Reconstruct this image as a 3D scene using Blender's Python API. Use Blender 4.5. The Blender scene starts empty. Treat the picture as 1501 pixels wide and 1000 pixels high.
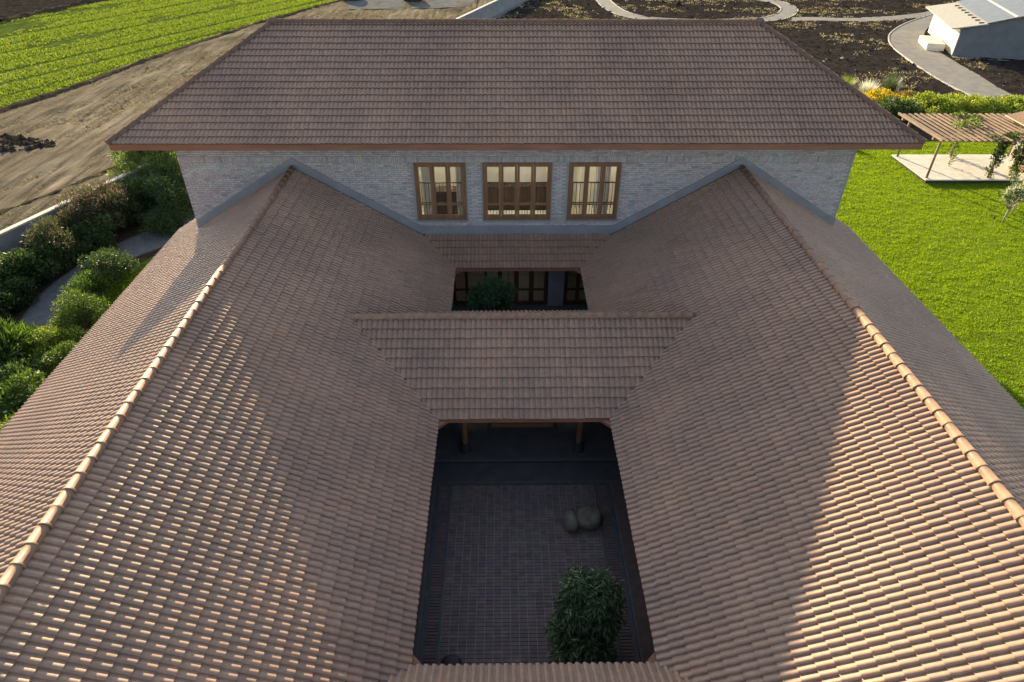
import bpy, math, random
import numpy as np
from mathutils import Matrix, Vector

random.seed(7); rng = np.random.default_rng(11)
S = bpy.context.scene
COL = S.collection
PI = math.pi

# ------------------------------------------------------------------ camera, sky, sun
F_PX = 954.96; PITCH = 36.149; YAW = 0.8914; ROLL = 0.2365
CAM = Vector((-0.5495, -13.1151, 12.1628 + 2.7))
th, ya, ro = (math.radians(v) for v in (PITCH, YAW, ROLL))
_F = Vector((math.sin(ya)*math.cos(th), math.cos(ya)*math.cos(th), -math.sin(th)))
_R = Vector((math.cos(ya), -math.sin(ya), 0)); _U = _R.cross(_F)
_R2 = _R*math.cos(ro) + _U*math.sin(ro); _U2 = -_R*math.sin(ro) + _U*math.cos(ro)
cd = bpy.data.cameras.new('camera'); cam = bpy.data.objects.new('camera', cd); COL.objects.link(cam)
cd.sensor_width = 36; cd.lens = F_PX/1501*36; cd.clip_end = 2000; cd.clip_start = .1
M3 = Matrix((_R2, _U2, -_F)).transposed()
cam.matrix_world = Matrix.Translation(CAM) @ M3.to_4x4()
S.camera = cam

SUN_AZ, SUN_EL = -22.0, 16.2          # degrees from +Y towards -X, and above the horizon
W = bpy.data.worlds.new('World'); S.world = W; W.use_nodes = True
nt = W.node_tree; bg = nt.nodes['Background']
sky = nt.nodes.new('ShaderNodeTexSky'); sky.sky_type = 'NISHITA'; sky.sun_disc = False
sky.sun_elevation = math.radians(SUN_EL); sky.sun_rotation = math.radians(SUN_AZ)
sky.altitude = 500; sky.dust_density = 1.6; sky.air_density = 1.0; sky.ozone_density = 1.0
shs = nt.nodes.new('ShaderNodeHueSaturation'); shs.inputs['Saturation'].default_value = .66
nt.links.new(sky.outputs[0], shs.inputs['Color']); nt.links.new(shs.outputs[0], bg.inputs[0]); bg.inputs[1].default_value = 0.10
sd = bpy.data.lights.new('sun', 'SUN'); sun = bpy.data.objects.new('sun', sd); COL.objects.link(sun)
sd.energy = 4.3; sd.angle = math.radians(.6); sd.color = (1, .79, .47)
sv = Vector((math.sin(math.radians(SUN_AZ))*math.cos(math.radians(SUN_EL)),
             math.cos(math.radians(SUN_AZ))*math.cos(math.radians(SUN_EL)), math.sin(math.radians(SUN_EL))))
sun.rotation_euler = sv.to_track_quat('Z', 'Y').to_euler()
sun.location = (-20, 60, 40)
S.view_settings.view_transform = 'Standard'; S.view_settings.look = 'None'
S.view_settings.exposure = 1.8; S.view_settings.gamma = 1; S.view_settings.use_curve_mapping = False
S.render.engine = 'CYCLES'
S.cycles.max_bounces = 8; S.cycles.diffuse_bounces = 4; S.cycles.use_denoising = True
S.cycles.sample_clamp_indirect = 4

# ------------------------------------------------------------------ helpers
def mesh_np(name, V, F, mat=None, smooth=False, tint=None, mats=None, midx=None):
    """V (n,3); F a (m,k) int array or a list of such arrays."""
    me = bpy.data.meshes.new(name)
    Fs = F if isinstance(F, list) else [F]
    Fs = [np.asarray(f, np.int32) for f in Fs if len(f)]
    nv = len(V); nl = sum(f.size for f in Fs); npoly = sum(len(f) for f in Fs)
    me.vertices.add(nv); me.loops.add(nl); me.polygons.add(npoly)
    me.vertices.foreach_set('co', np.asarray(V, np.float32).ravel())
    me.loops.foreach_set('vertex_index', np.concatenate([f.ravel() for f in Fs]))
    tot = np.concatenate([np.full(len(f), f.shape[1], np.int32) for f in Fs])
    me.polygons.foreach_set('loop_start', np.concatenate([[0], np.cumsum(tot)[:-1]]).astype(np.int32))
    me.polygons.foreach_set('loop_total', tot)
    if smooth: me.polygons.foreach_set('use_smooth', np.ones(npoly, bool))
    if midx is not None: me.polygons.foreach_set('material_index', np.asarray(midx, np.int32))
    me.update(calc_edges=True)
    if tint is not None:
        a = me.attributes.new('tint', 'FLOAT_COLOR', 'POINT')
        t = np.ones((nv, 4), np.float32); t[:, :3] = tint
        a.data.foreach_set('color', t.ravel())
    for m in (mats or ([mat] if mat else [])): me.materials.append(m)
    return me
def link(name, me, parent=None, loc=None, rz=0, kind=None, mw=None):
    o = bpy.data.objects.new(name, me); COL.objects.link(o)
    if parent: o.parent = parent
    if loc is not None: o.location = loc
    if rz: o.rotation_euler = (0, 0, rz)
    if mw is not None: o.matrix_local = mw
    if kind: o['kind'] = kind
    return o
def tag(o, label, cat, group=None):
    o['label'] = label; o['category'] = cat
    if group: o['group'] = group
    return o
def thing(name, label, cat, loc=(0, 0, 0), group=None, rz=0):
    o = bpy.data.objects.new(name, None); COL.objects.link(o); o.location = loc; o.rotation_euler = (0, 0, rz)
    o.empty_display_size = .2
    return tag(o, label, cat, group)

class MB:
    """collects boxes, prisms and tubes into one mesh"""
    def __init__(s): s.v = []; s.f = []; s.t = []
    def add(s, V, F, tint=(1, 1, 1)):
        b = len(s.v); s.v += [tuple(p) for p in V]; s.f += [tuple(i+b for i in f) for f in F]; s.t += [tint]*len(V)
    def box(s, x0, y0, z0, x1, y1, z1, tint=(1, 1, 1), M=None, bev=0):
        V = [(x0,y0,z0),(x1,y0,z0),(x1,y1,z0),(x0,y1,z0),(x0,y0,z1),(x1,y0,z1),(x1,y1,z1),(x0,y1,z1)]
        if M is not None: V = [M @ Vector(p) for p in V]
        s.add(V, [(0,3,2,1),(4,5,6,7),(0,1,5,4),(1,2,6,5),(2,3,7,6),(3,0,4,7)], tint); return s
    def tube(s, pts, rads, n=8, tint=(1, 1, 1), cap=True):
        pts = [Vector(p) for p in pts]
        if not hasattr(rads, '__len__'): rads = [rads]*len(pts)
        rings = []
        for i, p in enumerate(pts):
            d = (pts[min(i+1, len(pts)-1)] - pts[max(i-1, 0)]).normalized()
            a = Vector((0, 0, 1)) if abs(d.z) < .9 else Vector((1, 0, 0))
            u = d.cross(a).normalized(); w = d.cross(u)
            rings.append([p + (u*math.cos(2*PI*k/n) + w*math.sin(2*PI*k/n))*rads[i] for k in range(n)])
        V = [q for r in rings for q in r]; F = []
        for i in range(len(pts)-1):
            for k in range(n):
                F.append((i*n+k, i*n+(k+1) % n, (i+1)*n+(k+1) % n, (i+1)*n+k))
        if cap: F.append(tuple(range(n))[::-1]); F.append(tuple((len(pts)-1)*n+k for k in range(n)))
        s.add(V, F, tint); return s
    def prism(s, poly, z0, z1, tint=(1, 1, 1)):
        n = len(poly); V = [(x, y, z0) for x, y in poly] + [(x, y, z1) for x, y in poly]
        F = [tuple(range(n))[::-1], tuple(range(n, 2*n))] + [(i, (i+1) % n, (i+1) % n+n, i+n) for i in range(n)]
        s.add(V, F, tint); return s
    def mesh(s, name, mat, smooth=False):
        me = bpy.data.meshes.new(name); me.from_pydata(s.v, [], s.f); me.update()
        a = me.attributes.new('tint', 'FLOAT_COLOR', 'POINT')
        t = np.ones((len(s.v), 4), np.float32); t[:, :3] = np.array(s.t); a.data.foreach_set('color', t.ravel())
        me.materials.append(mat)
        if smooth: me.polygons.foreach_set('use_smooth', np.ones(len(s.f), bool))
        return me
    def build(s, name, mat, parent=None, loc=None, smooth=False, kind=None, rz=0):
        return link(name, s.mesh(name, mat, smooth), parent, loc, rz, kind)

# ------------------------------------------------------------------ materials
def new_mat(name):
    m = bpy.data.materials.new(name); m.use_nodes = True
    t = m.node_tree; return m, t, t.nodes['Principled BSDF']
def N(t, kind, **kw):
    n = t.nodes.new(kind)
    for k, v in kw.items():
        if k in n.inputs.keys(): n.inputs[k].default_value = v
        else: setattr(n, k, v)
    return n
def coords(t, scale=(1, 1, 1), rot=(0, 0, 0), obj=False):
    if obj: o = N(t, 'ShaderNodeTexCoord').outputs['Object']
    else: o = N(t, 'ShaderNodeNewGeometry').outputs['Position']
    mp = N(t, 'ShaderNodeMapping'); mp.inputs['Scale'].default_value = scale; mp.inputs['Rotation'].default_value = rot
    t.links.new(o, mp.inputs['Vector']); return mp.outputs[0]
def noise(t, vec, scale, detail=4, rough=.55, dist=0):
    n = N(t, 'ShaderNodeTexNoise', Scale=scale, Detail=detail, Roughness=rough, Distortion=dist)
    t.links.new(vec, n.inputs['Vector']); return n.outputs['Fac']
def ramp(t, fac, stops):
    r = N(t, 'ShaderNodeValToRGB'); e = r.color_ramp.elements
    while len(e) < len(stops): e.new(.5)
    for x, (p, c) in zip(e, stops): x.position = p; x.color = (*c, 1) if len(c) == 3 else c
    t.links.new(fac, r.inputs[0]); return r.outputs[0]
def mixc(t, fac, a, b, mode='MIX'):
    m = N(t, 'ShaderNodeMix', data_type='RGBA', blend_type=mode)
    for sock, v in ((0, fac), (6, a), (7, b)):
        if hasattr(v, 'links'): t.links.new(v, m.inputs[sock])
        else: m.inputs[sock].default_value = v if sock == 0 else (*v, 1)
    return m.outputs[2]
def bump(t, bsdf, h, strength=.3, dist=.01):
    b = N(t, 'ShaderNodeBump', Strength=strength, Distance=dist); t.links.new(h, b.inputs['Height']); t.links.new(b.outputs[0], bsdf.inputs['Normal'])
def g(v): return (v, v, v)
def rough_mat(name, c0, c1, scale, rough=.8, bs=.3, bd=.01, detail=5, spec=.3, second=None, tinted=False, obj=False, vscale=(1, 1, 1), vrot=(0, 0, 0)):
    m, t, b = new_mat(name); v = coords(t, vscale, vrot, obj)
    f = noise(t, v, scale, detail); c = ramp(t, f, [(.3, c0), (.7, c1)])
    if second:
        sc, lo, col, amt = second
        f2 = noise(t, coords(t, obj=obj), sc, 4); r2 = ramp(t, f2, [(lo, g(0)), (lo+.15, g(amt))]); c = mixc(t, r2, c, col)
    if tinted:
        at = N(t, 'ShaderNodeAttribute', attribute_name='tint'); c = mixc(t, 1.0, c, at.outputs['Color'], 'MULTIPLY')
    t.links.new(c, b.inputs['Base Color']); b.inputs['Roughness'].default_value = rough
    b.inputs['Specular IOR Level'].default_value = spec
    if bs: bump(t, b, noise(t, v, scale*4, 4), bs, bd)
    return m

def mat_tile(name='roof_tile_clay', spec=.5):
    m, t, b = new_mat(name)
    at = N(t, 'ShaderNodeAttribute', attribute_name='tint')
    v = coords(t)
    f = noise(t, v, 9, 6, .65); c = mixc(t, 1.0, at.outputs['Color'], ramp(t, f, [(.25, (.74, .74, .76)), (.75, (1.2, 1.18, 1.15))]), 'MULTIPLY')
    f2 = noise(t, v, .55, 3, .5); c = mixc(t, 1.0, c, ramp(t, f2, [(.3, (.86, .87, .90)), (.7, (1.12, 1.08, 1.04))]), 'MULTIPLY')
    # lichen and dust specks
    f3 = noise(t, v, 45, 3, .6); c = mixc(t, ramp(t, f3, [(.66, g(0)), (.74, g(.35))]), c, (.33, .31, .27))
    t.links.new(c, b.inputs['Base Color'])
    r = ramp(t, noise(t, v, 14, 3), [(.3, g(.44)), (.75, g(.62))]); t.links.new(r, b.inputs['Roughness'])
    b.inputs['Specular IOR Level'].default_value = spec
    bump(t, b, noise(t, v, 120, 3), .25, .004)
    return m
TILE = mat_tile(); CAPM = mat_tile('ridge_tile_clay', .15); CAP_DIM = mat_tile('dimmed_ridge_clay', 0)

def leaf_mat(name, rough=.5, trans=.36):
    m, t, b = new_mat(name)
    at = N(t, 'ShaderNodeAttribute', attribute_name='tint')
    t.links.new(at.outputs['Color'], b.inputs['Base Color'])
    b.inputs['Roughness'].default_value = rough; b.inputs['Specular IOR Level'].default_value = .35
    tr = N(t, 'ShaderNodeBsdfTranslucent'); mx = N(t, 'ShaderNodeMixShader'); mx.inputs[0].default_value = trans
    hs = N(t, 'ShaderNodeHueSaturation', Saturation=1.1, Value=1.5); hs.inputs['Hue'].default_value = .485
    t.links.new(at.outputs['Color'], hs.inputs['Color']); t.links.new(hs.outputs[0], tr.inputs[0])
    t.links.new(b.outputs[0], mx.inputs[1]); t.links.new(tr.outputs[0], mx.inputs[2])
    t.links.new(mx.outputs[0], t.nodes['Material Output'].inputs[0]); return m
LEAF = leaf_mat('leaf'); GRASSM = leaf_mat('grass_blade', .6, .5)
BARK = rough_mat('bark', (.06, .045, .03), (.16, .12, .085), 12, .9, .6, .02, vscale=(1, 1, .3))
BARK_PALE = rough_mat('pale_bark', (.22, .2, .16), (.4, .36, .3), 14, .8, .4, .01)
BRICK = rough_mat('limewashed_brick', (.31, .272, .255), (.46, .43, .42), 9, .9, .5, .006, tinted=True, second=(1.1, .5, (.42, .41, .41), .4))
MORTAR = rough_mat('grey_mortar', (.22, .215, .21), (.30, .29, .29), 8, .95, .5, .006)
APRON = rough_mat('grey_plaster_apron', (.18, .185, .195), (.23, .235, .25), 1.6, .8, .2, .004)
PLASTER = rough_mat('wall_plaster', (.30, .29, .27), (.38, .37, .35), 2, .85, .3, .004)
CREAM = rough_mat('cream_paint', (.56, .52, .43), (.64, .60, .50), 1.2, .7, .05, .002)
WOOD = rough_mat('teak_frame', (.135, .066, .032), (.21, .108, .053), 10, .5, .2, .003, spec=.4, vscale=(1, 1, .15), tinted=True)
FASCIA = rough_mat('fascia_board', (.17, .075, .045), (.25, .115, .07), 5, .6, .2, .003, vscale=(.2, 1, 1))
DARKWOOD = rough_mat('dark_wood', (.035, .02, .013), (.08, .045, .028), 8, .5, .2, .003, vscale=(1, 1, .2))
METAL = rough_mat('black_metal', (.015, .015, .016), (.03, .03, .03), 20, .4, 0)
STEEL = rough_mat('frosted_sheet_metal', (.10, .112, .125), (.145, .16, .175), 1.5, .45, .1, .002)
CONC = rough_mat('grey_concrete', (.16, .155, .145), (.23, .222, .205), 1.3, .9, .4, .006, spec=.05, second=(.35, .52, (.25, .235, .21), .5))
WALLPLAST = rough_mat('boundary_wall_plaster', (.16, .168, .175), (.23, .235, .24), 1.1, .9, .3, .005, second=(.5, .55, (.2, .19, .18), .4))
COPING = rough_mat('wall_coping', (.40, .37, .34), (.5, .46, .42), 3, .85, .3, .004)
STONE = rough_mat('boulder_stone', (.085, .078, .06), (.19, .17, .13), 5, .85, .6, .02, second=(3, .5, (.10, .085, .05), .6))
BLACKSTONE = rough_mat('black_basalt', (.02, .02, .022), (.04, .04, .042), 9, .6, .2, .004)
PAVER = rough_mat('brick_paver', (.115, .086, .082), (.18, .138, .13), 5, .85, .4, .004, tinted=True, second=(.7, .5, (.10, .09, .095), .5))
JOINT = rough_mat('paver_joint', (.32, .31, .295), (.40, .385, .365), 9, .95, .2, .003)
FLOORSTONE = rough_mat('dark_floor_stone', (.055, .055, .06), (.085, .085, .09), 2.4, .55, .1, .002)
KERB = rough_mat('kerb_stone', (.065, .068, .07), (.10, .104, .108), 6, .8, .3, .003)
WHITEKERB = rough_mat('pale_kerb', (.28, .265, .24), (.45, .43, .39), 5, .85, .3, .004)
SLAB = rough_mat('pergola_floor_tiles', (.48, .45, .39), (.58, .54, .47), 2.5, .7, .1, .003, second=(1.2, .5, (.42, .37, .31), .5))
PERGOLA = rough_mat('weathered_timber', (.17, .115, .08), (.28, .20, .14), 9, .7, .3, .004, tinted=True, vscale=(1, .2, 1))
CANE = rough_mat('cane', (.35, .22, .10), (.5, .34, .17), 20, .6, .2, .003)
def glass_mat():
    m, t, b = new_mat('window_glass')
    gl = N(t, 'ShaderNodeBsdfGlossy', Roughness=.02); tr = N(t, 'ShaderNodeBsdfTransparent')
    tr.inputs[0].default_value = (.93, .95, .94, 1)
    fr = N(t, 'ShaderNodeFresnel', IOR=1.45); mx = N(t, 'ShaderNodeMixShader')
    t.links.new(fr.outputs[0], mx.inputs[0]); t.links.new(tr.outputs[0], mx.inputs[1]); t.links.new(gl.outputs[0], mx.inputs[2])
    t.links.new(mx.outputs[0], t.nodes['Material Output'].inputs[0]); return m
GLASS = glass_mat()
def fill_lamp_mat():
    m, t, b = new_mat('added_lamp_glow'); b.inputs['Emission Color'].default_value = (1, .80, .5, 1); b.inputs['Emission Strength'].default_value = 9; return m
FILL_LAMP = fill_lamp_mat()  # glow of the added upstairs lamps

# ------------------------------------------------------------------ dimensions of the house (metres)
ZE = 2.70                       # inner eave height
SL = .6021; CS = 1/math.hypot(1, SL); SN = SL*CS
A = 2.36; LN = 6.813; CM = 2.633; LF = 8.245; DF = 1.287; YW = LF+DF
RX = 8.07; BX = 6.042; WX = 12.111; EX = 13.66; OV = 1.202; HF = 4.695+ZE; GF = 4.755
ZR = ZE + SL*(RX-A)             # wing ridge height
YE = YW-OV; ZRF = HF+SL*GF
YEND = -13.2
YB = YE+2*GF                    # back eave of the tall block
TWID = .15; TEX = .30
TILE_H = .041; LAP = .036

# tile template -------------------------------------------------------------
def tile_template():
    us = np.array([0, .04, .12, .25, .41, .57, .71, .84, 1.0]); hs = np.array([.06, .50, .84, 1.0, .96, .74, .38, .04, .02])
    x = us*TWID - .002; z = hs*TILE_H
    n = len(us); V = []
    for yy, lift in ((0, LAP), (.06, LAP*.8), (TEX+.035, -.006)):
        for k in range(n): V.append((x[k], yy, z[k]+lift))
    for k in range(n): V.append((x[k], 0, z[k]+LAP))
    for k in range(n): V.append((x[k], .004, z[k]-.006))
    F = []
    for r in range(2):
        for k in range(n-1): F.append((r*n+k, r*n+k+1, (r+1)*n+k+1, (r+1)*n+k))
    for k in range(n-1): F.append((4*n+k, 4*n+k+1, 3*n+k+1, 3*n+k))
    return np.array(V, float), np.array(F)
TV, TF = tile_template()
PAL = np.array([(.245, .172, .132), (.230, .165, .130), (.255, .176, .134), (.212, .158, .128), (.268, .172, .122),
                (.236, .172, .133), (.250, .182, .142), (.275, .186, .134), (.220, .158, .120), (.238, .174, .138),
                (.285, .168, .108), (.205, .162, .132)])
PAL = (PAL*.45+np.median(PAL, 0)*.55)*np.array((1.14, 1.03, .945))
PALW = np.array([5, 5, 5, 3, 2, 4, 4, 2, 4, 4, .5, 1.5]); PALW /= PALW.sum()

class Slope:
    """a tiled roof plane: eave point O, eave direction U, horizontal up-slope direction H"""
    def __init__(s, O, U, H, ulen, run, lo=None, hi=None, z_off=-.055):
        s.O = np.array(O, float); s.U = np.array(U, float); s.H = np.array(H, float)
        s.D = s.H*CS + np.array([0, 0, SN]); s.Nn = np.cross(s.U, s.D)
        if s.Nn[2] < 0: s.Nn = -s.Nn
        s.O = s.O + s.Nn*z_off
        s.ulen = ulen; s.slen = run/CS; s.lo = lo; s.hi = hi     # lo/hi(t): limits of u at slope distance t
    def rows(s):
        out = []
        nr = int(math.ceil(s.slen/TEX + .05)); nu = int(round(s.ulen/TWID))
        for r in range(nr):
            t = -.04 + r*TEX
            for k in range(nu): out.append((k*TWID, t))
        a = np.array(out); c = a + np.array([TWID/2, TEX/2])
        keep = (a[:, 1] < s.slen-.03)
        if s.lo: keep &= (a[:, 0]+TWID > s.lo(a[:, 1])-.0)
        if s.hi: keep &= (a[:, 0] < s.hi(a[:, 1])+.0)
        return a[keep]
    def world(s, a, clip=False):
        """vertices of the tiles at the (u,t) offsets a -> (n, nv, 3)"""
        n = len(a); V = np.broadcast_to(TV, (n, len(TV), 3)).copy()
        jit = rng.normal(0, 1, (n, 3))
        u = V[:, :, 0] + a[:, None, 0]; t = V[:, :, 1] + a[:, None, 1] + jit[:, None, 0]*.0034 + .004*np.sin(a[:, None, 0]*1.9+a[:, None, 1]*2.3)
        z = V[:, :, 2] + jit[:, None, 1]*.0020 + (V[:, :, 0]-TWID/2)*jit[:, None, 2]*.012
        t = np.minimum(t, s.slen+.02)
        if clip:
            if s.lo: u = np.maximum(u, s.lo(t))
            if s.hi: u = np.minimum(u, s.hi(t))
        return s.O + u[..., None]*s.U + t[..., None]*s.D + z[..., None]*s.Nn
def tints(P):
    """colour of each tile from its place: soft patches of one firing, single odd tiles"""
    n = len(P); idx = rng.choice(len(PAL), n, p=PALW); c = PAL[idx].copy()
    q = np.sin(P[:, 0]*.9+1.3*np.sin(P[:, 1]*.7))+np.sin(P[:, 1]*1.1+P[:, 2]*2.1+.7*np.sin(P[:, 0]*1.7))
    c *= (1 + .045*q[:, None]); c *= rng.normal(1, .04, (n, 1)); return c, idx

def in_view_area(P, n):
    """share of the picture a unit patch at P facing n takes, 0 outside the frame"""
    d = P - np.array(CAM); z = d @ np.array(_F); x = d @ np.array(_R2)/z; y = d @ np.array(_U2)/z
    ok = (z > .5) & (abs(x) < .775) & (abs(y) < .515)
    dist = np.linalg.norm(d, axis=1); cs = -(d @ n)/dist
    return np.where(ok & (cs > 0), cs/dist**2, 0)

LIPT = np.where(np.arange(len(TV)) >= 27, .32, 1.0)[:, None]      # lip faces painted darker to draw the shade lines between courses
VAR = []; VARM = []; TVM = TV.copy(); TVM[:, 0] = TWID-TVM[:, 0]
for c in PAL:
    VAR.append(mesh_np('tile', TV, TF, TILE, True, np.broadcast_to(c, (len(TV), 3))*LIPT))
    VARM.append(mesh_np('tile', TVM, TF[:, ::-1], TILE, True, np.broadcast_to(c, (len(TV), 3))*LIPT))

house = thing('courtyard_house', 'large house of clay-tiled roofs around two brick-paved courtyards', 'building')
ROOFS = []            # (slope, parent roof object, clip, may_be_single)
def deck(mb, pts, n, th=.03, off=-.02):
    """a thin slab under tiles through the given corner points"""
    n = np.array(n); P = [np.array(p, float)+n*off for p in pts]; Q = [p-n*th for p in P]
    k = len(P); V = P+Q
    mb.add(V, [tuple(range(k)), tuple(range(k, 2*k))[::-1]] + [(i, i+k, (i+1) % k+k, (i+1) % k) for i in range(k)])

SOFFIT = rough_mat('roof_underside', (.16, .10, .06), (.24, .15, .09), 6, .7, .1, .003)

def wing(sx):
    r = MB(); xi, xr, xo = sx*A, sx*RX, sx*(RX+BX)
    inner = Slope((xi, YEND, ZE), (0, 1, 0), (sx, 0, 0), YW-YEND-.01, RX-A)
    ye2 = YW+2.4
    outer = Slope((xo, YEND, ZR-SL*BX), (0, 1, 0), (-sx, 0, 0), ye2-YEND, BX, hi=lambda t: np.where(t*CS < (RX+BX-WX-.05), ye2-YEND, YW-YEND-.01))
    for s_, ulen in ((inner, YW-YEND-.01),):
        O, D, U = s_.O, s_.D, s_.U
        deck(r, [O, O+U*ulen, O+U*ulen+D*s_.slen, O+D*s_.slen], s_.Nn)
    O, D, U = outer.O, outer.D, outer.U; lw = (RX+BX-WX-.06)/CS
    deck(r, [O, O+U*(ye2-YEND), O+U*(ye2-YEND)+D*lw, O+D*lw], outer.Nn)
    deck(r, [O+D*(lw+.002), O+U*(YW-YEND-.01)+D*(lw+.002), O+U*(YW-YEND-.01)+D*outer.slen, O+D*outer.slen], outer.Nn)
    ro_ = r.build('wing_roof', SOFFIT, house)
    ROOFS.append((inner, ro_, False, True)); ROOFS.append((outer, ro_, False, True))
    # fascia boards
    f = MB(); f.box(min(xi, xi+sx*.03), YEND, ZE-.19, max(xi, xi+sx*.03), YW-.02, ZE-.035); f.build('fascia', FASCIA, ro_)
    f = MB(); zo = ZR-SL*BX; f.box(min(xo, xo-sx*.03), YEND, zo-.19, max(xo, xo-sx*.03), ye2, zo-.035); f.build('fascia', FASCIA, ro_)
    return ro_
wL, wR = wing(-1), wing(1)

# middle roof between the two courtyards, near roof, small far roof
def cross(y0, y1, z0=ZE, face=1, name='cross_roof', full=True):
    """eave at y0; H direction +y if face=1"""
    run = abs(y1-y0); wide = A+run+.25
    u0 = -wide
    s_ = Slope((u0, y0, z0), (1, 0, 0), (0, face, 0), 2*wide, run,
               lo=lambda t: wide-(A+np.maximum(t, 0)*CS)-.16, hi=lambda t: wide+(A+np.maximum(t, 0)*CS)+.16)
    return s_
def cross_deck(r, s_, run, base):
    O, D, U = s_.O, s_.D, s_.U; c = O+U*(s_.ulen/2)
    deck(r, [c-U*A, c+U*A, c+U*(A+run)+D*s_.slen, c-U*(A+run)+D*s_.slen] if s_.H[1] > 0 else [c+U*A, c-U*A, c-U*(A+run)+D*s_.slen, c+U*(A+run)+D*s_.slen], s_.Nn)
r = MB(); s1 = cross(0, CM, face=1); s2 = cross(2*CM, CM, face=-1)
cross_deck(r, s1, CM, A); cross_deck(r, s2, CM, A)
mid = r.build('cross_roof', SOFFIT, house); ROOFS += [(s1, mid, True, True), (s2, mid, True, True)]
f = MB(); f.box(-A+.04, .0, ZE-.19, A-.04, .03, ZE-.035); f.build('fascia', FASCIA, mid)
f = MB(); f.box(-A+.04, 2*CM-.03, ZE-.19, A-.04, 2*CM, ZE-.035); f.build('fascia', FASCIA, mid)
r = MB(); s3 = cross(-LN, -LN-CM, face=-1); s4 = cross(-LN-2*CM, -LN-CM, face=1)
cross_deck(r, s3, CM, A); cross_deck(r, s4, CM, A)
near = r.build('cross_roof', SOFFIT, house); ROOFS += [(s3, near, True, True), (s4, near, True, True)]
f = MB(); f.box(-A+.04, -LN-.03, ZE-.19, A-.04, -LN, ZE-.035); f.build('fascia', FASCIA, near)
r = MB(); s5 = cross(LF, YW-.01, face=1); cross_deck(r, s5, DF, A)
lean = r.build('lean_to_roof', SOFFIT, house); ROOFS += [(s5, lean, True, True)]
f = MB(); f.box(-A+.04, LF, ZE-.19, A-.04, LF+.03, ZE-.035); f.build('fascia', FASCIA, lean)
# triangular closers at the courtyard corners
for (cx, cy, dx, dy, par) in ((-A, 0, 1, -1, mid), (A, 0, -1, -1, mid), (-A, -LN, 1, 1, near), (A, -LN, -1, 1, near), (-A, LF, 1, -1, lean), (A, LF, -1, -1, lean)):
    m = MB(); z0 = ZE-.17
    m.prism([(cx+dx*.002, cy+dy*.002), (cx+dx*.30, cy+dy*.002), (cx+dx*.002, cy+dy*.30)][::(1 if dx*dy > 0 else -1)], z0, z0+.10)
    m.build('corner_board', FASCIA, par)

# tall block roof, hipped
r = MB(); wE = EX
hipf = lambda t: np.maximum(t, -.04)*CS
mf = Slope((-EX, YE, HF), (1, 0, 0), (0, 1, 0), 2*EX, GF, lo=lambda t: t*CS, hi=lambda t: 2*EX-t*CS)
mbk = Slope((-EX, YB, HF), (1, 0, 0), (0, -1, 0), 2*EX, GF, lo=lambda t: t*CS, hi=lambda t: 2*EX-t*CS)
ml = Slope((-EX, YE, HF), (0, 1, 0), (1, 0, 0), 2*GF, GF, lo=lambda t: t*CS, hi=lambda t: 2*GF-t*CS)
mr = Slope((EX, YE, HF), (0, 1, 0), (-1, 0, 0), 2*GF, GF, lo=lambda t: t*CS, hi=lambda t: 2*GF-t*CS)
for s_ in (mf, mbk, ml, mr):
    O, D, U = s_.O, s_.D, s_.U; L_ = s_.ulen
    deck(r, [O, O+U*L_, O+U*(L_-GF)+D*s_.slen, O+U*GF+D*s_.slen], s_.Nn, .03, -.03)
tall = r.build('hipped_roof', SOFFIT, house)
for s_ in (mf, mbk, ml, mr): ROOFS.append((s_, tall, True, s_ is mf))
f = MB()
f.box(-EX+.05, YE, HF-.26, EX-.05, YE+.03, HF-.05); f.box(-EX+.05, YB-.03, HF-.26, EX-.05, YB, HF-.05)
f.box(-EX+.02, YE+.03, HF-.26, -EX+.05, YB-.03, HF-.05); f.box(EX-.05, YE+.03, HF-.26, EX-.02, YB-.03, HF-.05)
f.build('fascia', FASCIA, tall)
f = MB(); f.box(-EX+.06, YE+.04, HF-.27, EX-.06, YB-.04, HF-.24); f.build('soffit', SOFFIT, tall)

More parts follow.
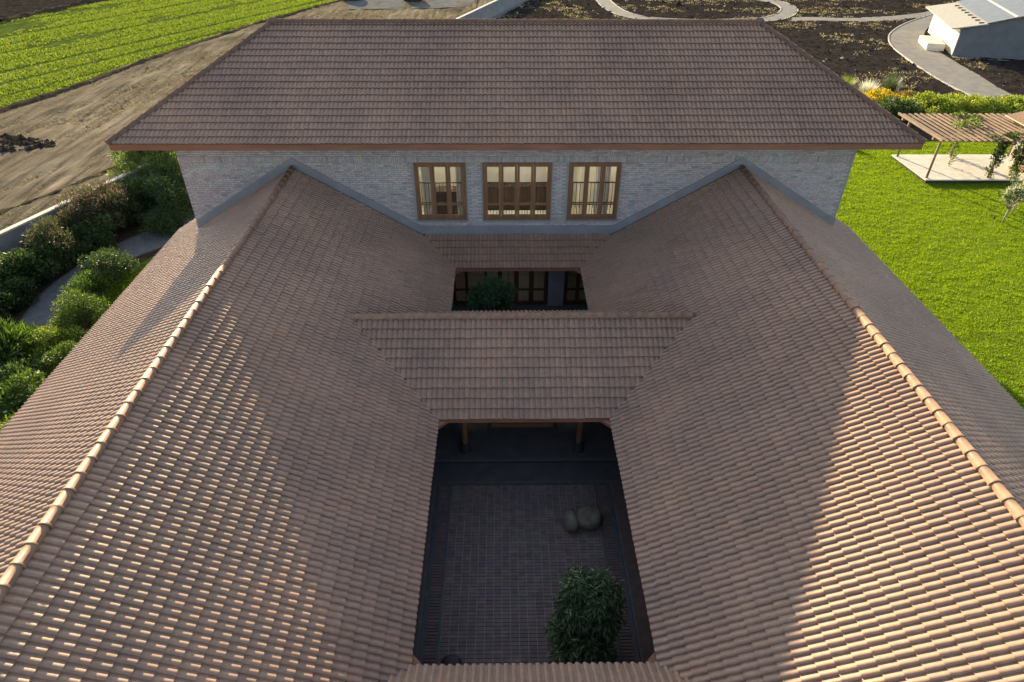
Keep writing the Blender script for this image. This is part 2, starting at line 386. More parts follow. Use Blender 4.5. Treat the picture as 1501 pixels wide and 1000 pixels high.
# gather all tiles, pick the 300 that show largest as single objects
allt = []
for i, (s_, par, clip, single) in enumerate(ROOFS):
    a = s_.rows(); P = s_.O + (a[:, :1]+TWID/2)*s_.U + (a[:, 1:]+TEX/2)*s_.D
    ar = in_view_area(P, s_.Nn) if single else np.zeros(len(a))
    allt.append((a, P, ar))
cut = np.sort(np.concatenate([x[2] for x in allt]))[-300]
for (s_, par, clip, single), (a, P, ar) in zip(ROOFS, allt):
    sel = (ar >= cut) & (a[:, 1]+TEX+.04 < s_.slen); c, idx = tints(P)
    rest = a[~sel]; cc = c[~sel]
    if len(rest):
        V = s_.world(rest, clip); n = len(rest); nv = len(TV)
        Fx = (TF[None]+(np.arange(n)*nv)[:, None, None]).reshape(-1, 4)
        if np.dot(np.cross(s_.U, s_.D), s_.Nn) < 0: Fx = Fx[:, ::-1]
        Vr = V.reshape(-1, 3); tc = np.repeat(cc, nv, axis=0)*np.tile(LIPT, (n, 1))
        # the tint carries the painted shade on the lip of every tile
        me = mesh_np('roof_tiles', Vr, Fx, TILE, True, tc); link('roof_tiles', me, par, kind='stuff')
    for (u, t), k in zip(a[sel], idx[sel]):
        o3 = s_.O + u*s_.U + t*s_.D; hand = np.dot(np.cross(s_.U, s_.D), s_.Nn) > 0
        # turned about the slope normal, never mirrored
        if hand: X, O4 = s_.U, o3
        else: X, O4 = -s_.U, o3 + s_.U*TWID
        Mx = Matrix(((X[0], s_.D[0], s_.Nn[0], O4[0]), (X[1], s_.D[1], s_.Nn[1], O4[1]), (X[2], s_.D[2], s_.Nn[2], O4[2]), (0, 0, 0, 1)))
        Mx = Mx @ Matrix.Translation((0, random.gauss(0, .002), 0)) @ Matrix.Rotation(random.gauss(0, .008), 4, 'Y')
        link('tile', (VAR if hand else VARM)[k], par, mw=Mx)

# ridge and hip caps ---------------------------------------------------------
def cap_template(L=.40):
    n = 8; V = []; F = []
    prof = [(0, .122), (.035, .124), (.036, .112), (L, .096)]
    for y, rr in prof:
        for k in range(n+1):
            an = math.radians(-12 + 204*k/n); V.append((rr*math.cos(an), y, rr*math.sin(an)*.95-.0))
    for i in range(len(prof)-1):
        for k in range(n): F.append((i*(n+1)+k, (i+1)*(n+1)+k, (i+1)*(n+1)+k+1, i*(n+1)+k+1))
    b = len(V)
    for k in range(n+1):
        an = math.radians(-12 + 204*k/n); V.append((.108*math.cos(an), .001, .108*math.sin(an)*.95)); V.append((.122*math.cos(an), .0, .122*math.sin(an)*.95))
    for k in range(n): F.append((b+2*k, b+2*k+1, b+2*k+3, b+2*k+2))
    return np.array(V), np.array(F)
CV, CF = cap_template()
CVAR = [mesh_np('ridge_tile', CV, CF, CAPM, True, np.broadcast_to(np.array(c)*.95, (len(CV), 3))) for c in PAL]
CVAR_DIM = [mesh_np('ridge_tile', CV, CF, CAP_DIM, True, np.broadcast_to(np.array(c)*np.array((.62, .66, .72)), (len(CV), 3))) for c in PAL]   # caps of the tall roof, colour darkened to hold down the sun's glare
def caps(P0, P1, par, step=.372, zoff=-.045, var=None):
    """caps laid from P0 to P1, the wide end of each towards P0"""
    P0, P1 = Vector(P0), Vector(P1); d = (P1-P0); L = d.length; d.normalize(); n = int(L/step)
    X = d.cross(Vector((0, 0, 1))).normalized(); Z = X.cross(d)
    for k in range(n+1):
        p = P0 + d*(k*step) + Z*zoff
        if k == n and (L-n*step) < .1: break
        Mx = Matrix(((X.x, d.x, Z.x, p.x), (X.y, d.y, Z.y, p.y), (X.z, d.z, Z.z, p.z), (0, 0, 0, 1)))
        Mx = Mx @ Matrix.Rotation(.035, 4, 'X') @ Matrix.Rotation(random.gauss(0, .012), 4, 'Z') @ Matrix.Translation((random.gauss(0, .003), 0, random.gauss(0, .003)))
        sc = min(1, max(.2, (L-k*step+.03)/.40)) if k == n else 1
        o = link('ridge_tile', random.choice((var or CVAR)[:10]), par, mw=Mx @ Matrix.Diagonal((1, sc, 1, 1)))
for sx, par in ((-1, wL), (1, wR)): caps((sx*RX, YEND+1.4, ZR), (sx*RX, YW-.03, ZR), par)
ZM = ZE+SL*CM
caps((-A-CM-.1, CM, ZM), (A+CM+.1, CM, ZM), mid)
caps((EX-GF, YE+GF, ZRF), (-EX+GF, YE+GF, ZRF), tall, .372, var=CVAR_DIM)
for sx in (-1, 1):
    caps((sx*EX, YE, HF), (sx*(EX-GF-.0), YE+GF-.0, ZRF), tall, .372, -.03, CVAR_DIM)
for sx in (-1, 1):   # the two rear hips, joined: only other viewpoints see them
    P0 = Vector((sx*EX, YB, HF)); P1 = Vector((sx*(EX-GF), YB-GF, ZRF)); m = MB()
    m.tube([P0, P1], .1, 10, tint=(.22, .16, .14)); m.build('rear_hip', TILE, tall, smooth=True)
# pale closing tile at both ridge ends
for sx in (-1, 1):
    m = MB(); p = Vector((sx*(EX-GF), YE+GF, ZRF)); m.tube([p+Vector((-.16, 0, -.05)), p+Vector((-.08, 0, -.01)), p+Vector((.08, 0, -.01)), p+Vector((.16, 0, -.05))], [.09, .13, .13, .09], 10, tint=(.15, .12, .10)); m.build('ridge_end', CAP_DIM, tall, smooth=True)

# ------------------------------------------------------------------ tall block walls
wins = [(-3.77, -1.90, 3), (-1.29, 1.23, 4), (1.85, 3.74, 3)]
ZB, ZT = 4.01, 6.245; WTOP = HF-.28
base = MB(); y0, y1 = YW+.012, YW+.23
xs = [-WX] + [v for w in wins for v in (w[0], w[1])] + [WX]
base.box(-WX, y0, 2.9, WX, y1, ZB); base.box(-WX, y0, ZT, WX, y1, WTOP)
for i in range(0, len(xs), 2): base.box(xs[i], y0, ZB, xs[i+1], y1, ZT)
fw = base.build('front_wall', MORTAR, house)
def brickmesh(w, h, c):
    m = MB(); b = .004; d = .012
    V = [(0, d, 0), (w, d, 0), (w, d, h), (0, d, h), (b, 0, b), (w-b, 0, b), (w-b, 0, h-b), (b, 0, h-b)]
    m.add(V, [(4, 5, 6, 7), (0, 1, 5, 4), (1, 2, 6, 5), (2, 3, 7, 6), (3, 0, 4, 7)], c); return m
bl, bh, bj = .228, .062, .011
btint = [(1, 1, 1), (.92, .92, .95), (1.05, 1.04, 1.02), (.74, .70, .72), (.97, .90, .88), (.95, .97, 1.0), (1.07, 1.06, 1.06), (.84, .82, .83)]
bw = [6, 4, 5, 1.2, 1.5, 4, 3, 2]
bmeshes = [brickmesh(bl, bh, c).mesh('brick', BRICK) for c in btint]
smeshes = [brickmesh(.063, .222, c).mesh('brick', BRICK) for c in btint]
SOL0 = ZT+.008; SOL1 = SOL0+.222
bricks = []
row = 0; z = ZE+.55
def wingz(x):   # height of the wing roof surface against the wall
    return np.where(abs(x) < 99, ZR-SL*abs(abs(x)-RX), 0)
while z < WTOP-.04:
    nxt = z+bh+bj
    if z < SOL0 and nxt > SOL0: z = SOL1+.012; continue
    x = -WX+.004 - (row % 2)*.12
    while x < WX-.02:
        x0_, x1_ = x, x+bl
        hide = False
        for w in wins:
            if z < ZT and z+bh > ZB and x1_ > w[0]-.005 and x0_ < w[1]+.005:
                hide = True
        if x0_ < -WX or x1_ > WX: hide = True
        xm = (x0_+x1_)/2
        zr = max(float(wingz(xm)), ZE+SL*DF if abs(xm) < A+DF else 0)
        if z+bh < zr+.05: hide = True
        if not hide: bricks.append((x0_, z, 0))
        x += bl+bj
    z = nxt; row += 1
x = -WX+.01
while x < WX-.07: bricks.append((x, SOL0, 1)); x += .063+.012
B = np.array(bricks); size = np.where(B[:, 2] == 0, 1, .9)
near_win = np.abs(B[:, 0])+np.abs(B[:, 1]-5.1)*1.6; near_win[B[:, 2] == 1] = 99
order = np.argsort(near_win)[:300]; single = np.zeros(len(B), bool); single[order] = True
cst = MB()
for i, (x, z, k) in enumerate(B):
    ti = random.choices(range(len(btint)), bw)[0]; dy = random.uniform(-.004, .003); 
    if single[i]: link('brick', (smeshes if k else bmeshes)[ti], fw, loc=(x+random.uniform(-.002, .002), YW+dy, z))
    else:
        c = tuple(v*random.uniform(.92, 1.08) for v in btint[ti])
        w, h = (.063, .222) if k else (bl, bh); m = brickmesh(w, h, c)
        if k and random.random() < .5: dy -= .012
        cst.add([(p[0]+x, p[1]+YW+dy, p[2]+z) for p in m.v], m.f, c)
cst.build('bricks', BRICK, fw, kind='stuff')
# side and back walls (back wall with tall openings that let daylight in)
m = MB(); YI = YB-OV
for sx in (-1, 1): m.box(min(sx*WX, sx*(WX-.22)), YW+.235, 0, max(sx*WX, sx*(WX-.22)), YI, WTOP)
m.build('side_wall', PLASTER, house)
m = MB(); bo = [(-10.5, -7), (-5.5, -2), (-.8, 2.4), (4.0, 7.4), (8.2, 10.5)]; prev = -WX+.23
m.box(-WX+.23, YI-.22, 0, WX-.23, YI, 4.1); m.box(-WX+.23, YI-.22, 6.7, WX-.23, YI, WTOP)
for a0, a1 in bo+[(WX-.23, None)]:
    m.box(prev, YI-.22, 4.1, a0, YI, 6.7); prev = a1
m.build('back_wall', CREAM, house)
# grey plaster apron following the roofs up the wall
m = MB(); T = .035; hgt = .36
def apr(xa, za, xb, zb):
    V = [(xa, YW-T, za), (xb, YW-T, zb), (xb, YW-T, zb+hgt), (xa, YW-T, za+hgt), (xa, YW+.01, za), (xb, YW+.01, zb), (xb, YW+.01, zb+hgt), (xa, YW+.01, za+hgt)]
    m.add(V, [(0, 1, 2, 3), (3, 2, 6, 7), (0, 3, 7, 4), (1, 5, 6, 2), (0, 4, 5, 1)])
zi = ZE+SL*DF; xi = A+DF
apr(-xi, zi-.06, xi, zi-.06)
for sx in (-1, 1):
    for (xa, za, xb, zb) in ((xi, zi-.06, RX, ZR-.06), (RX, ZR-.06, WX, ZR-SL*(WX-RX)-.06)):
        if sx > 0: apr(xa, za, xb, zb)
        else: apr(-xb, zb, -xa, za)
m.build('plaster_apron', APRON, house)

# windows --------------------------------------------------------------------
def window(x0, x1, n):
    w = x1-x0; fr = MB(); t = .075; yA, yB = YW-.015, YW+.11
    e = .004; a0, a1 = x0+e, x1-e
    fr.box(a0, yA, ZB+e, a0+t, yB, ZT-e); fr.box(a1-t, yA, ZB+e, a1, yB, ZT-e)
    fr.box(a0+t, yA, ZT-t-e, a1-t, yB, ZT-e); fr.box(a0+t, yA, ZB+e, a1-t, yB, ZB+t+e)
    wn = fr.build('window', WOOD, house)
    iw = (w-2*t-2*e)/n; st = .085; yc0, yc1 = YW+.012, YW+.062; z0, z1 = ZB+t+e+.003, ZT-t-e-.003; tr = z0+.50
    for k in range(n):
        c0 = a0+t+k*iw+.003; c1 = c0+iw-.006; cm = MB()
        tn = random.uniform(.9, 1.12); tn = (tn, tn, tn)
        cm.box(c0, yc0, z0, c0+st, yc1, z1, tn); cm.box(c1-st, yc0, z0, c1, yc1, z1, tn)
        cm.box(c0+st, yc0, z1-st, c1-st, yc1, z1, tn); cm.box(c0+st, yc0, z0, c1-st, yc1, z0+.12, tn)
        cm.box(c0+st, yc0+.006, tr, c1-st, yc1-.006, tr+.05, tn)
        cm.build('casement', WOOD, wn)
        pn = MB(); pn.box(c0+st-.005, YW+.033, z0+.1, c1-st+.005, YW+.038, z1-st+.01); pn.build('pane', GLASS, wn)
        ba = MB()
        for q in range(3):
            xq = c0+st+(q+1)*(c1-c0-2*st)/4; ba.box(xq-.008, YW+.07, z0+.05, xq+.008, YW+.085, tr+.03)
        ba.build('guard_bar', METAL, wn)
    sill = MB(); sill.box(x0-.03, YW-.06, ZB-.045, x1+.03, YW+.01, ZB+.002); sill.build('sill', APRON, wn)
for a0, a1, n in wins: window(a0, a1, n)

# upstairs room behind the windows
m = MB(); yi0 = YW+.24; FZ = 3.0
m.box(-WX+.23, yi0, FZ-.1, WX-.23, YI-.23, FZ); m.build('upper_floor', CREAM, house)
m = MB(); m.box(-WX+.23, yi0, WTOP-.1, WX-.23, YI-.23, WTOP-.02); m.build('upper_ceiling', CREAM, house)
m = MB()
for xx in (-5.2, 5.2): m.box(xx-.1, yi0, FZ, xx+.1, YI-.24, WTOP-.11)
m.box(-5.1, yi0+3.4, FZ, 5.1, yi0+3.55, WTOP-.11); m.box(2.55, yi0+1.9, FZ, 2.7, yi0+3.39, WTOP-.11); m.box(-2.3, yi0+2.2, FZ, -2.15, yi0+3.39, WTOP-.11)
m.build('partition_wall', CREAM, house)
rl = MB(); yr = YW+.42
rl.box(-5.0, yr-.025, 5.30, 5.0, yr+.025, 5.335); rl.box(-5.0, yr-.015, 4.50, 5.0, yr+.015, 4.53)
k = -4.95
while k < 5: rl.box(k-.009, yr-.009, 4.3, k+.009, yr+.009, 5.30); k += .135
rl.build('balustrade', METAL, house)
cab = thing('sideboard', 'dark wooden sideboard seen through the middle upstairs window', 'sideboard', (0.0, yi0+3.05, FZ))
m = MB(); m.box(-1.5, -.3, .08, 1.5, .3, .98); m.build('cabinet_body', DARKWOOD, cab)
for q in range(4):
    m = MB(); m.box(-1.46+q*.74, -.325, .14, -.78+q*.74, -.3, 1.08); m.build('cabinet_door', DARKWOOD, cab)
m = MB(); m.box(-1.45, -.27, 0, 1.45, .27, .08); m.build('plinth', METAL, cab)
dr = thing('wooden_cupboard', 'dark cupboard seen through the left upstairs window', 'cupboard', (-2.85, yi0+1.9, FZ))
m = MB(); m.box(-.45, -.3, .06, .45, .3, 1.35); m.build('cabinet_body', DARKWOOD, dr)
for q in range(2):
    m = MB(); m.box(-.42+q*.43, -.32, .1, -.01+q*.43, -.3, 1.3); m.build('cabinet_door', DARKWOOD, dr)
lmesh = None
for i, (x, nm) in enumerate(((-3.2, 'left'), (0, 'middle'), (3.2, 'right'))):
    lp = thing('added_ceiling_lamp', f'round ceiling lamp added to brighten the room behind the {nm} upstairs window', 'lamp', (x, yi0+1.6, WTOP-.1), 'added fill lamps upstairs')
    m = MB(); m.tube([(0, 0, 0), (0, 0, -.05)], .16, 16); m.build('added_lamp_base', METAL, lp)
    m = MB(); m.tube([(0, 0, -.05), (0, 0, -.12)], [.15, .12], 16); m.build('added_lamp_shade', FILL_LAMP, lp)
    pl = bpy.data.lights.new('fill_light', 'POINT'); pl.energy = 40; pl.color = (1, .94, .83); pl.shadow_soft_size = .18  # made-up lamps, added to brighten the upstairs rooms
    po = bpy.data.objects.new('fill_light', pl); COL.objects.link(po); po.parent = lp; po.location = (0, 0, -.35)

for (cx0, cx1, cy_) in ((3.05, 3.62, yi0+1.2), (-2.35, -2.05, yi0+.9), (-3.7, -3.35, yi0+1.2)):
    V = []; F = []; nn_ = 36
    for i in range(nn_+1):
        xx = cx0+(cx1-cx0)*i/nn_; yy = cy_+.035*math.sin(i*1.25)+.012*math.sin(i*2.9)
        V += [(xx, yy, FZ+.05), (xx+(.02 if i % 3 else 0), yy, WTOP-.15)]
        if i: b = 2*i-2; F.append((b, b+2, b+3, b+1))
    link('curtain', mesh_np('curtain', np.array(V), np.array(F), rough_mat('white_curtain', (.78, .76, .70), (.85, .83, .78), 6, .9, 0), True), house)
# ground-floor doors in the far courtyard wall
GZ = .15
dw = MB(); dw.box(-WX, YW+.0, 0, -2.66, YW+.2, 2.89); dw.box(3.55, YW, 0, WX, YW+.2, 2.89)
dw.box(-2.66, YW, 2.45, 3.55, YW+.2, 2.89); dw.build('ground_floor_wall', PLASTER, house)
m = MB(); m.box(1.26, YW-.05, 0, 1.90, YW+.2, 2.448); m.build('pillar', APRON, house)
def gdoor(verts, x0, x1, z0=.16, zt=2.44):
    m = MB(); yA, yB = YW+.03, YW+.12
    m.box(x0, yA, z0, x1, yB, z0+.14); m.box(x0, yA, zt-.09, x1, yB, zt)
    d = m.build('glazed_door', DARKWOOD, house)
    for xa, xb in verts:
        q = MB(); q.box(xa, yA-.006, z0+.141, xb, yB+.004, zt-.091); q.build('stile', DARKWOOD, d)
    for (a0, b0), (a1, b1) in zip(verts[:-1], verts[1:]):
        q = MB(); q.box(b0, yA+.01, .84, a1, yB-.01, .90); q.build('middle_rail', DARKWOOD, d)
        q = MB(); q.box(b0-.004, YW+.07, z0+.13, a1+.004, YW+.076, zt-.08); q.build('pane', GLASS, d)
gdoor([(-2.63, -2.49), (-2.10, -1.99), (-1.31, -1.2), (-.78, -.61), (-.12, .06), (.48, .68), (1.10, 1.25)], -2.63, 1.25)
gdoor([(1.91, 2.06), (2.40, 2.54), (2.93, 3.05), (3.45, 3.54)], 1.91, 3.54)
m = MB(); m.box(1.93, YW+.04, 1.5, 2.92, YW+.065, 1.9); m.build('door_panel', WOOD, house)
m = MB(); m.box(-2.63, YW-.35, 0, 3.55, YW+.02, .145); m.build('doorstep', KERB, house)
m = MB(); m.box(-5, YW+2.6, 0, 6, YW+2.75, 2.8); m.box(-WX+.3, YW+.25, -.02, WX-.3, YW+7, .02); m.box(-5.2, YW+.25, 0, -5, YW+2.6, 2.8); m.box(6, YW+.25, 0, 6.2, YW+2.6, 2.8); m.build('ground_floor_room', CREAM, house)
lp = thing('added_floor_lamp', 'unseen standing lamp added to brighten the room behind the courtyard doors', 'lamp', (-.35, YW+1.7, .02))
m = MB(); m.tube([(0, 0, 0), (0, 0, .03)], .14, 14); m.tube([(0, 0, .03), (0, 0, 1.3)], .015, 8); m.build('added_lamp_base', METAL, lp)
m = MB(); m.tube([(0, 0, 1.3), (0, 0, 1.6)], [.18, .11], 14); m.build('added_lamp_shade', CREAM, lp)
pl = bpy.data.lights.new('fill_light', 'POINT'); pl.energy = 1.3; pl.color = (1, .85, .6); pl.shadow_soft_size = .15  # unseen lamp added to lift the ground-floor room behind the glass
po = bpy.data.objects.new('fill_light', pl); COL.objects.link(po); po.parent = lp; po.location = (0, 0, 1.75)

# wing walls: outer, and behind the courtyard verandahs
for sx in (-1, 1):
    m = MB(); xo = sx*(RX+BX-.95); m.box(min(xo, xo-sx*.22), YEND+.3, 0, max(xo, xo-sx*.22), YW+2, 2.75); m.build('outer_wall', PLASTER, house)
    m = MB(); xi_ = sx*(A+2.1); m.box(min(xi_, xi_+sx*.2), YEND+.3, 0, max(xi_, xi_+sx*.2), YW-.01, 3.3); m.build('courtyard_wall', PLASTER, house)
m = MB(); m.box(-A-2.1, -LN-2.2, 0, A+2.1, -LN-2.0, 3.3); m.build('courtyard_wall', PLASTER, house)
# pavilion posts under the middle roof
for x in (-1.74, 1.72):
    for y in (1.12, 2*CM-1.12):
        m = MB(); m.tube([(0, 0, .62), (0, 0, .66), (0, 0, 1.5), (0, 0, 2.95)], [.085, .095, .10, .085], 12)
        c_ = m.build('column', WOOD, house, (x, y, 0), smooth=True)
        m = MB(); m.tube([(0, 0, .30), (0, 0, .38), (0, 0, .62)], [.19, .165, .12], 8, cap=True); m.build('column_base', BLACKSTONE, c_)
m = MB()
for y in (1.05, 2*CM-1.19): m.box(-A-2, y, 2.96, A+2, y+.14, 3.1)
m.build('beam', WOOD, house)

# ------------------------------------------------------------------ courtyard floors
def slabobj(name, x0, y0, z0, x1, y1, z1, mat, parent=None, kind=None):
    m = MB(); m.box(x0, y0, z0, x1, y1, z1); return m.build(name, mat, parent, kind=kind)
cf = slabobj('courtyard_floor', -A-2.1, -LN-2, -.05, A+2.1, YW-.36, .02, JOINT, kind='structure')
# raised pavilion and verandah floors with a paler nosing
pv = slabobj('pavilion_floor', -A-2.09, .78, .021, A+2.09, 2*CM-.78, .30, FLOORSTONE, kind='structure')
slabobj('step_nosing', -A-2.09, .72, .24, A+2.09, .779, .305, KERB, pv)
slabobj('step', -A-2.09, .0, .021, A+2.09, .719, .15, FLOORSTONE, pv)
slabobj('step_nosing', -A-2.09, -.06, .021, A+2.09, -.001, .155, KERB, pv)
for sx in (-1, 1):
    x0, x1 = sorted((sx*2.62, sx*(A+2.09)))
    vf = slabobj('verandah_floor', x0, -LN-1.9, .021, x1, -.065, .15, rough_mat('verandah_brick', (.07, .05, .045), (.11, .075, .068), 6, .8, .3, .004), kind='structure')
    x2, x3 = sorted((sx*2.56, sx*2.618)); slabobj('step_nosing', x2, -LN-1.9, .021, x3, -.065, .155, KERB, vf)
# stack-bonded brick pavers
PW, PH = .209, .098; JW = .013
pt = [(1, 1, 1), (.90, .92, .97), (1.07, 1.03, 1.0), (.84, .83, .86), (.97, .98, 1.05), (1.14, 1.06, 1.02), (.94, .90, .9)]; pwt = [5, 3, 3, 2, 2, 1, 3]
def pmesh(w, h, c, t=.02):
    m = MB(); b = .004
    V = [(0, 0, 0), (w, 0, 0), (w, h, 0), (0, h, 0), (0, 0, t-b), (w, 0, t-b), (w, h, t-b), (0, h, t-b), (b, b, t), (w-b, b, t), (w-b, h-b, t), (b, h-b, t)]
    m.add(V, [(8, 9, 10, 11), (4, 5, 9, 8), (5, 6, 10, 9), (6, 7, 11, 10), (7, 4, 8, 11), (0, 1, 5, 4), (1, 2, 6, 5), (2, 3, 7, 6), (3, 0, 4, 7)], c); return m
pm = [pmesh(PW-JW, PH-.008, c).mesh('paver', PAVER) for c in pt]
cells = []; nx = 20; x0 = -nx*PW/2
y = -.07-PH
while y > -LN-1.9:
    for k in range(nx): cells.append((x0+k*PW, y, 0))
    y -= PH
y = LF+.9
while y > 2*CM-.7:
    for k in range(nx+5): cells.append((x0+(k-2.5)*PW, y, 0))
    y -= PH
cells = np.array(cells); ar = in_view_area(cells, np.array((0, 0, 1.)))
dsc = np.where(cells[:, 1] < -LN+1.15, 0, ar); dsc[cells[:, 1] > 0] = 0
sel = np.zeros(len(cells), bool); sel[np.argsort(dsc)[-300:]] = True
st = MB()
for i, (x, y, _) in enumerate(cells):
    k = random.choices(range(len(pt)), pwt)[0]; dz = random.uniform(-.0025, .0025)
    if sel[i]: link('paver', pm[k], cf, loc=(x+JW/2, y, .021+dz))
    else:
        c = tuple(v*random.uniform(.92, 1.08) for v in pt[k]); q = pmesh(PW-JW, PH-.008, c); st.add([(a+x+JW/2, b+y, e+.021+dz) for a, b, e in q.v], q.f, c)
st.build('pavers', PAVER, cf, kind='stuff')
# border channels of bricks on edge, each framed by stone strips
for sx in (-1, 1):
    st = MB(); y = -.1-.07
    xa, xb = (2.166, 2.449)
    while y > -LN-1.9:
        c = random.choices(pt, pwt)[0]; c = (c[0]*.95*random.uniform(.8, 1.05), c[1]*.85*random.uniform(.85, 1.05), c[2]*.78)
        q = pmesh(xb-xa, .056, c, .02+random.uniform(-.006, .003)); xo = xa if sx > 0 else -xb
        st.add([(a+xo, b+y, e+.0215) for a, b, e in q.v], q.f, c); y -= .082
    st.build('border_bricks', PAVER, cf, kind='stuff')
    for (a, b) in ((2.095, 2.132), (2.485, 2.557)):
        x2, x3 = sorted((sx*a, sx*b)); slabobj('edging_fill', x2, -LN-1.9, .0205, x3, -.065, .036, FLOORSTONE, cf)
    x2, x3 = sorted((sx*2.163, sx*2.452)); slabobj('border_bed', x2, -LN-1.9, .0203, x3, -.066, .026, FLOORSTONE, cf)
    for (a, b) in ((2.135, 2.162), (2.453, 2.482)):
        x2, x3 = sorted((sx*a, sx*b)); slabobj('edging_strip', x2, -LN-1.9, .021, x3, -.065, .046, KERB, cf)

# bench under the pavilion
bn = thing('daybed', 'low wooden daybed between the two posts under the middle roof', 'daybed', (0.02, 2.30, .30))
for x in (-1.02, 1.02):
    for y in (-.35, .35):
        m = MB(); m.box(x-.05, y-.05, 0, x+.05, y+.05, .62); m.build('leg', DARKWOOD, bn)
m = MB(); m.box(-.965, -.33, .26, .965, .33, .36); m.build('seat', rough_mat('ochre_cushion', (.10, .075, .04), (.14, .10, .055), 12, .9, .2, .004), bn)
m = MB(); m.box(-.965, -.385, .2, .965, -.332, .36); m.build('rail', WOOD, bn)
m = MB(); m.box(-.965, .335, .36, .965, .385, .62); m.build('backrest', DARKWOOD, bn)

# boulders
def boulder(name, label, loc, rx, ry, rz_, seed, rot=0, mat=STONE, crease=.12):
    r_ = np.random.default_rng(seed); nu, nv = 36, 20; V = []
    ph = r_.uniform(0, 6, 12)
    for j in range(nv+1):
        for i in range(nu):
            a = 2*PI*i/nu; b = PI*j/nv; p = np.array([math.cos(a)*math.sin(b), math.sin(a)*math.sin(b), math.cos(b)])
            n_ = 1+crease*(math.sin(2.1*p[0]+ph[0]+p[1])*.5+math.sin(3.3*p[1]+ph[1]-p[2]*2)*.35+math.sin(5.2*p[0]*p[2]+ph[2])*.2) + .012*math.sin(17*p[0]+ph[3])*math.sin(15*p[1]+ph[4])
            q = np.sign(p)*abs(p)**.82*n_; V.append((q[0]*rx, q[1]*ry, (q[2]*rz_)+rz_*.78))
    F = [(j*nu+i, (j+1)*nu+i, (j+1)*nu+(i+1) % nu, j*nu+(i+1) % nu) for j in range(nv) for i in range(nu)]
    o = link(name, mesh_np(name, np.array(V), np.array(F), mat, True), loc=loc, rz=rot); return tag(o, label, 'boulder', 'boulders on the courtyard paving')
boulder('boulder', 'smaller egg-shaped brown boulder left of the large one on the paving', (1.27, -1.56, .03), .21, .32, .23, 3, .15)
boulder('boulder', 'larger rounded grey boulder beside the columned pavilion step', (1.78, -1.44, .03), .37, .34, .26, 5, -.2)
boulder('boulder', 'dark round boulder at the near left corner of the paved courtyard', (-1.78, -5.52, .03), .24, .23, .22, 9, 0, BLACKSTONE, .06)

# ------------------------------------------------------------------ foliage
def leaf_cloud(C, Rr, n, L, w, cols, seed, up=.3, droop=0., shell=.55, core=.0, colw=None, zmin=None):
    """n folded leaves on clumps C (k,3) with radii Rr (k,3); returns V,F,tint"""
    r_ = np.random.default_rng(seed); C = np.array(C, float); Rr = np.array(Rr, float)
    wt = (Rr[:, 0]*Rr[:, 1]+Rr[:, 0]*Rr[:, 2]); k = r_.choice(len(C), n, p=wt/wt.sum())
    d = r_.normal(size=(n, 3)); d /= np.linalg.norm(d, axis=1)[:, None]
    rad = shell+(1-shell)*r_.random(n)**.6; rad *= 1+.10*r_.normal(size=n)
    P = C[k]+d*Rr[k]*rad[:, None]
    ax = d*.7+r_.normal(size=(n, 3))*.55+np.array([0, 0, up-droop]); ax /= np.linalg.norm(ax, axis=1)[:, None]
    sd_ = np.cross(ax, r_.normal(size=(n, 3))); sd_ /= np.linalg.norm(sd_, axis=1)[:, None]
    nn = np.cross(ax, sd_); Ls = L*r_.uniform(.6, 1.25, n)[:, None]; ws = w*r_.uniform(.7, 1.2, n)[:, None]
    tip = P+ax*Ls-np.array([0, 0, 1])*Ls*droop*.4; midp = P+ax*Ls*.5
    V = np.stack([P, midp+sd_*ws+nn*ws*.35, tip, midp-sd_*ws+nn*ws*.35], 1).reshape(-1, 3)
    if zmin is not None: V[:, 2] = np.maximum(V[:, 2], zmin)
    b = np.arange(n)[:, None]*4; F = np.concatenate([b+np.array([[0, 1, 2]]), b+np.array([[0, 2, 3]])])
    cols = np.array(cols); ci = r_.choice(len(cols), n, p=colw); ct = cols[ci]*r_.uniform(.75, 1.25, (n, 1))
    return V, F, np.repeat(ct, 4, 0)
def clumps(r_, k, rx, ry, z0, z1, cr, flat=.8):
    C, R_ = [], []
    for _ in range(k):
        a = r_.uniform(0, 2*PI); q = math.sqrt(r_.uniform(0, 1)); zt = r_.uniform(0, 1)
        prof = math.sqrt(max(.05, 1-(zt*1.0)**2.4)) if zt > .25 else .72+zt
        C.append((math.cos(a)*q*rx*prof, math.sin(a)*q*ry*prof, z0+(z1-z0)*zt)); s_ = cr*r_.uniform(.65, 1.25); R_.append((s_, s_, s_*flat))
    return C, R_
G_DARK = [(.030, .060, .018), (.042, .080, .022), (.022, .045, .018), (.06, .10, .03)]
G_MID = [(.045, .095, .018), (.07, .13, .022), (.035, .07, .016), (.09, .15, .03)]
G_LIME = [(.10, .17, .022), (.14, .21, .03), (.07, .13, .02), (.17, .22, .05)]
G_GREY = [(.09, .12, .06), (.06, .09, .045), (.13, .16, .09), (.045, .07, .035)]
BF = 1.42
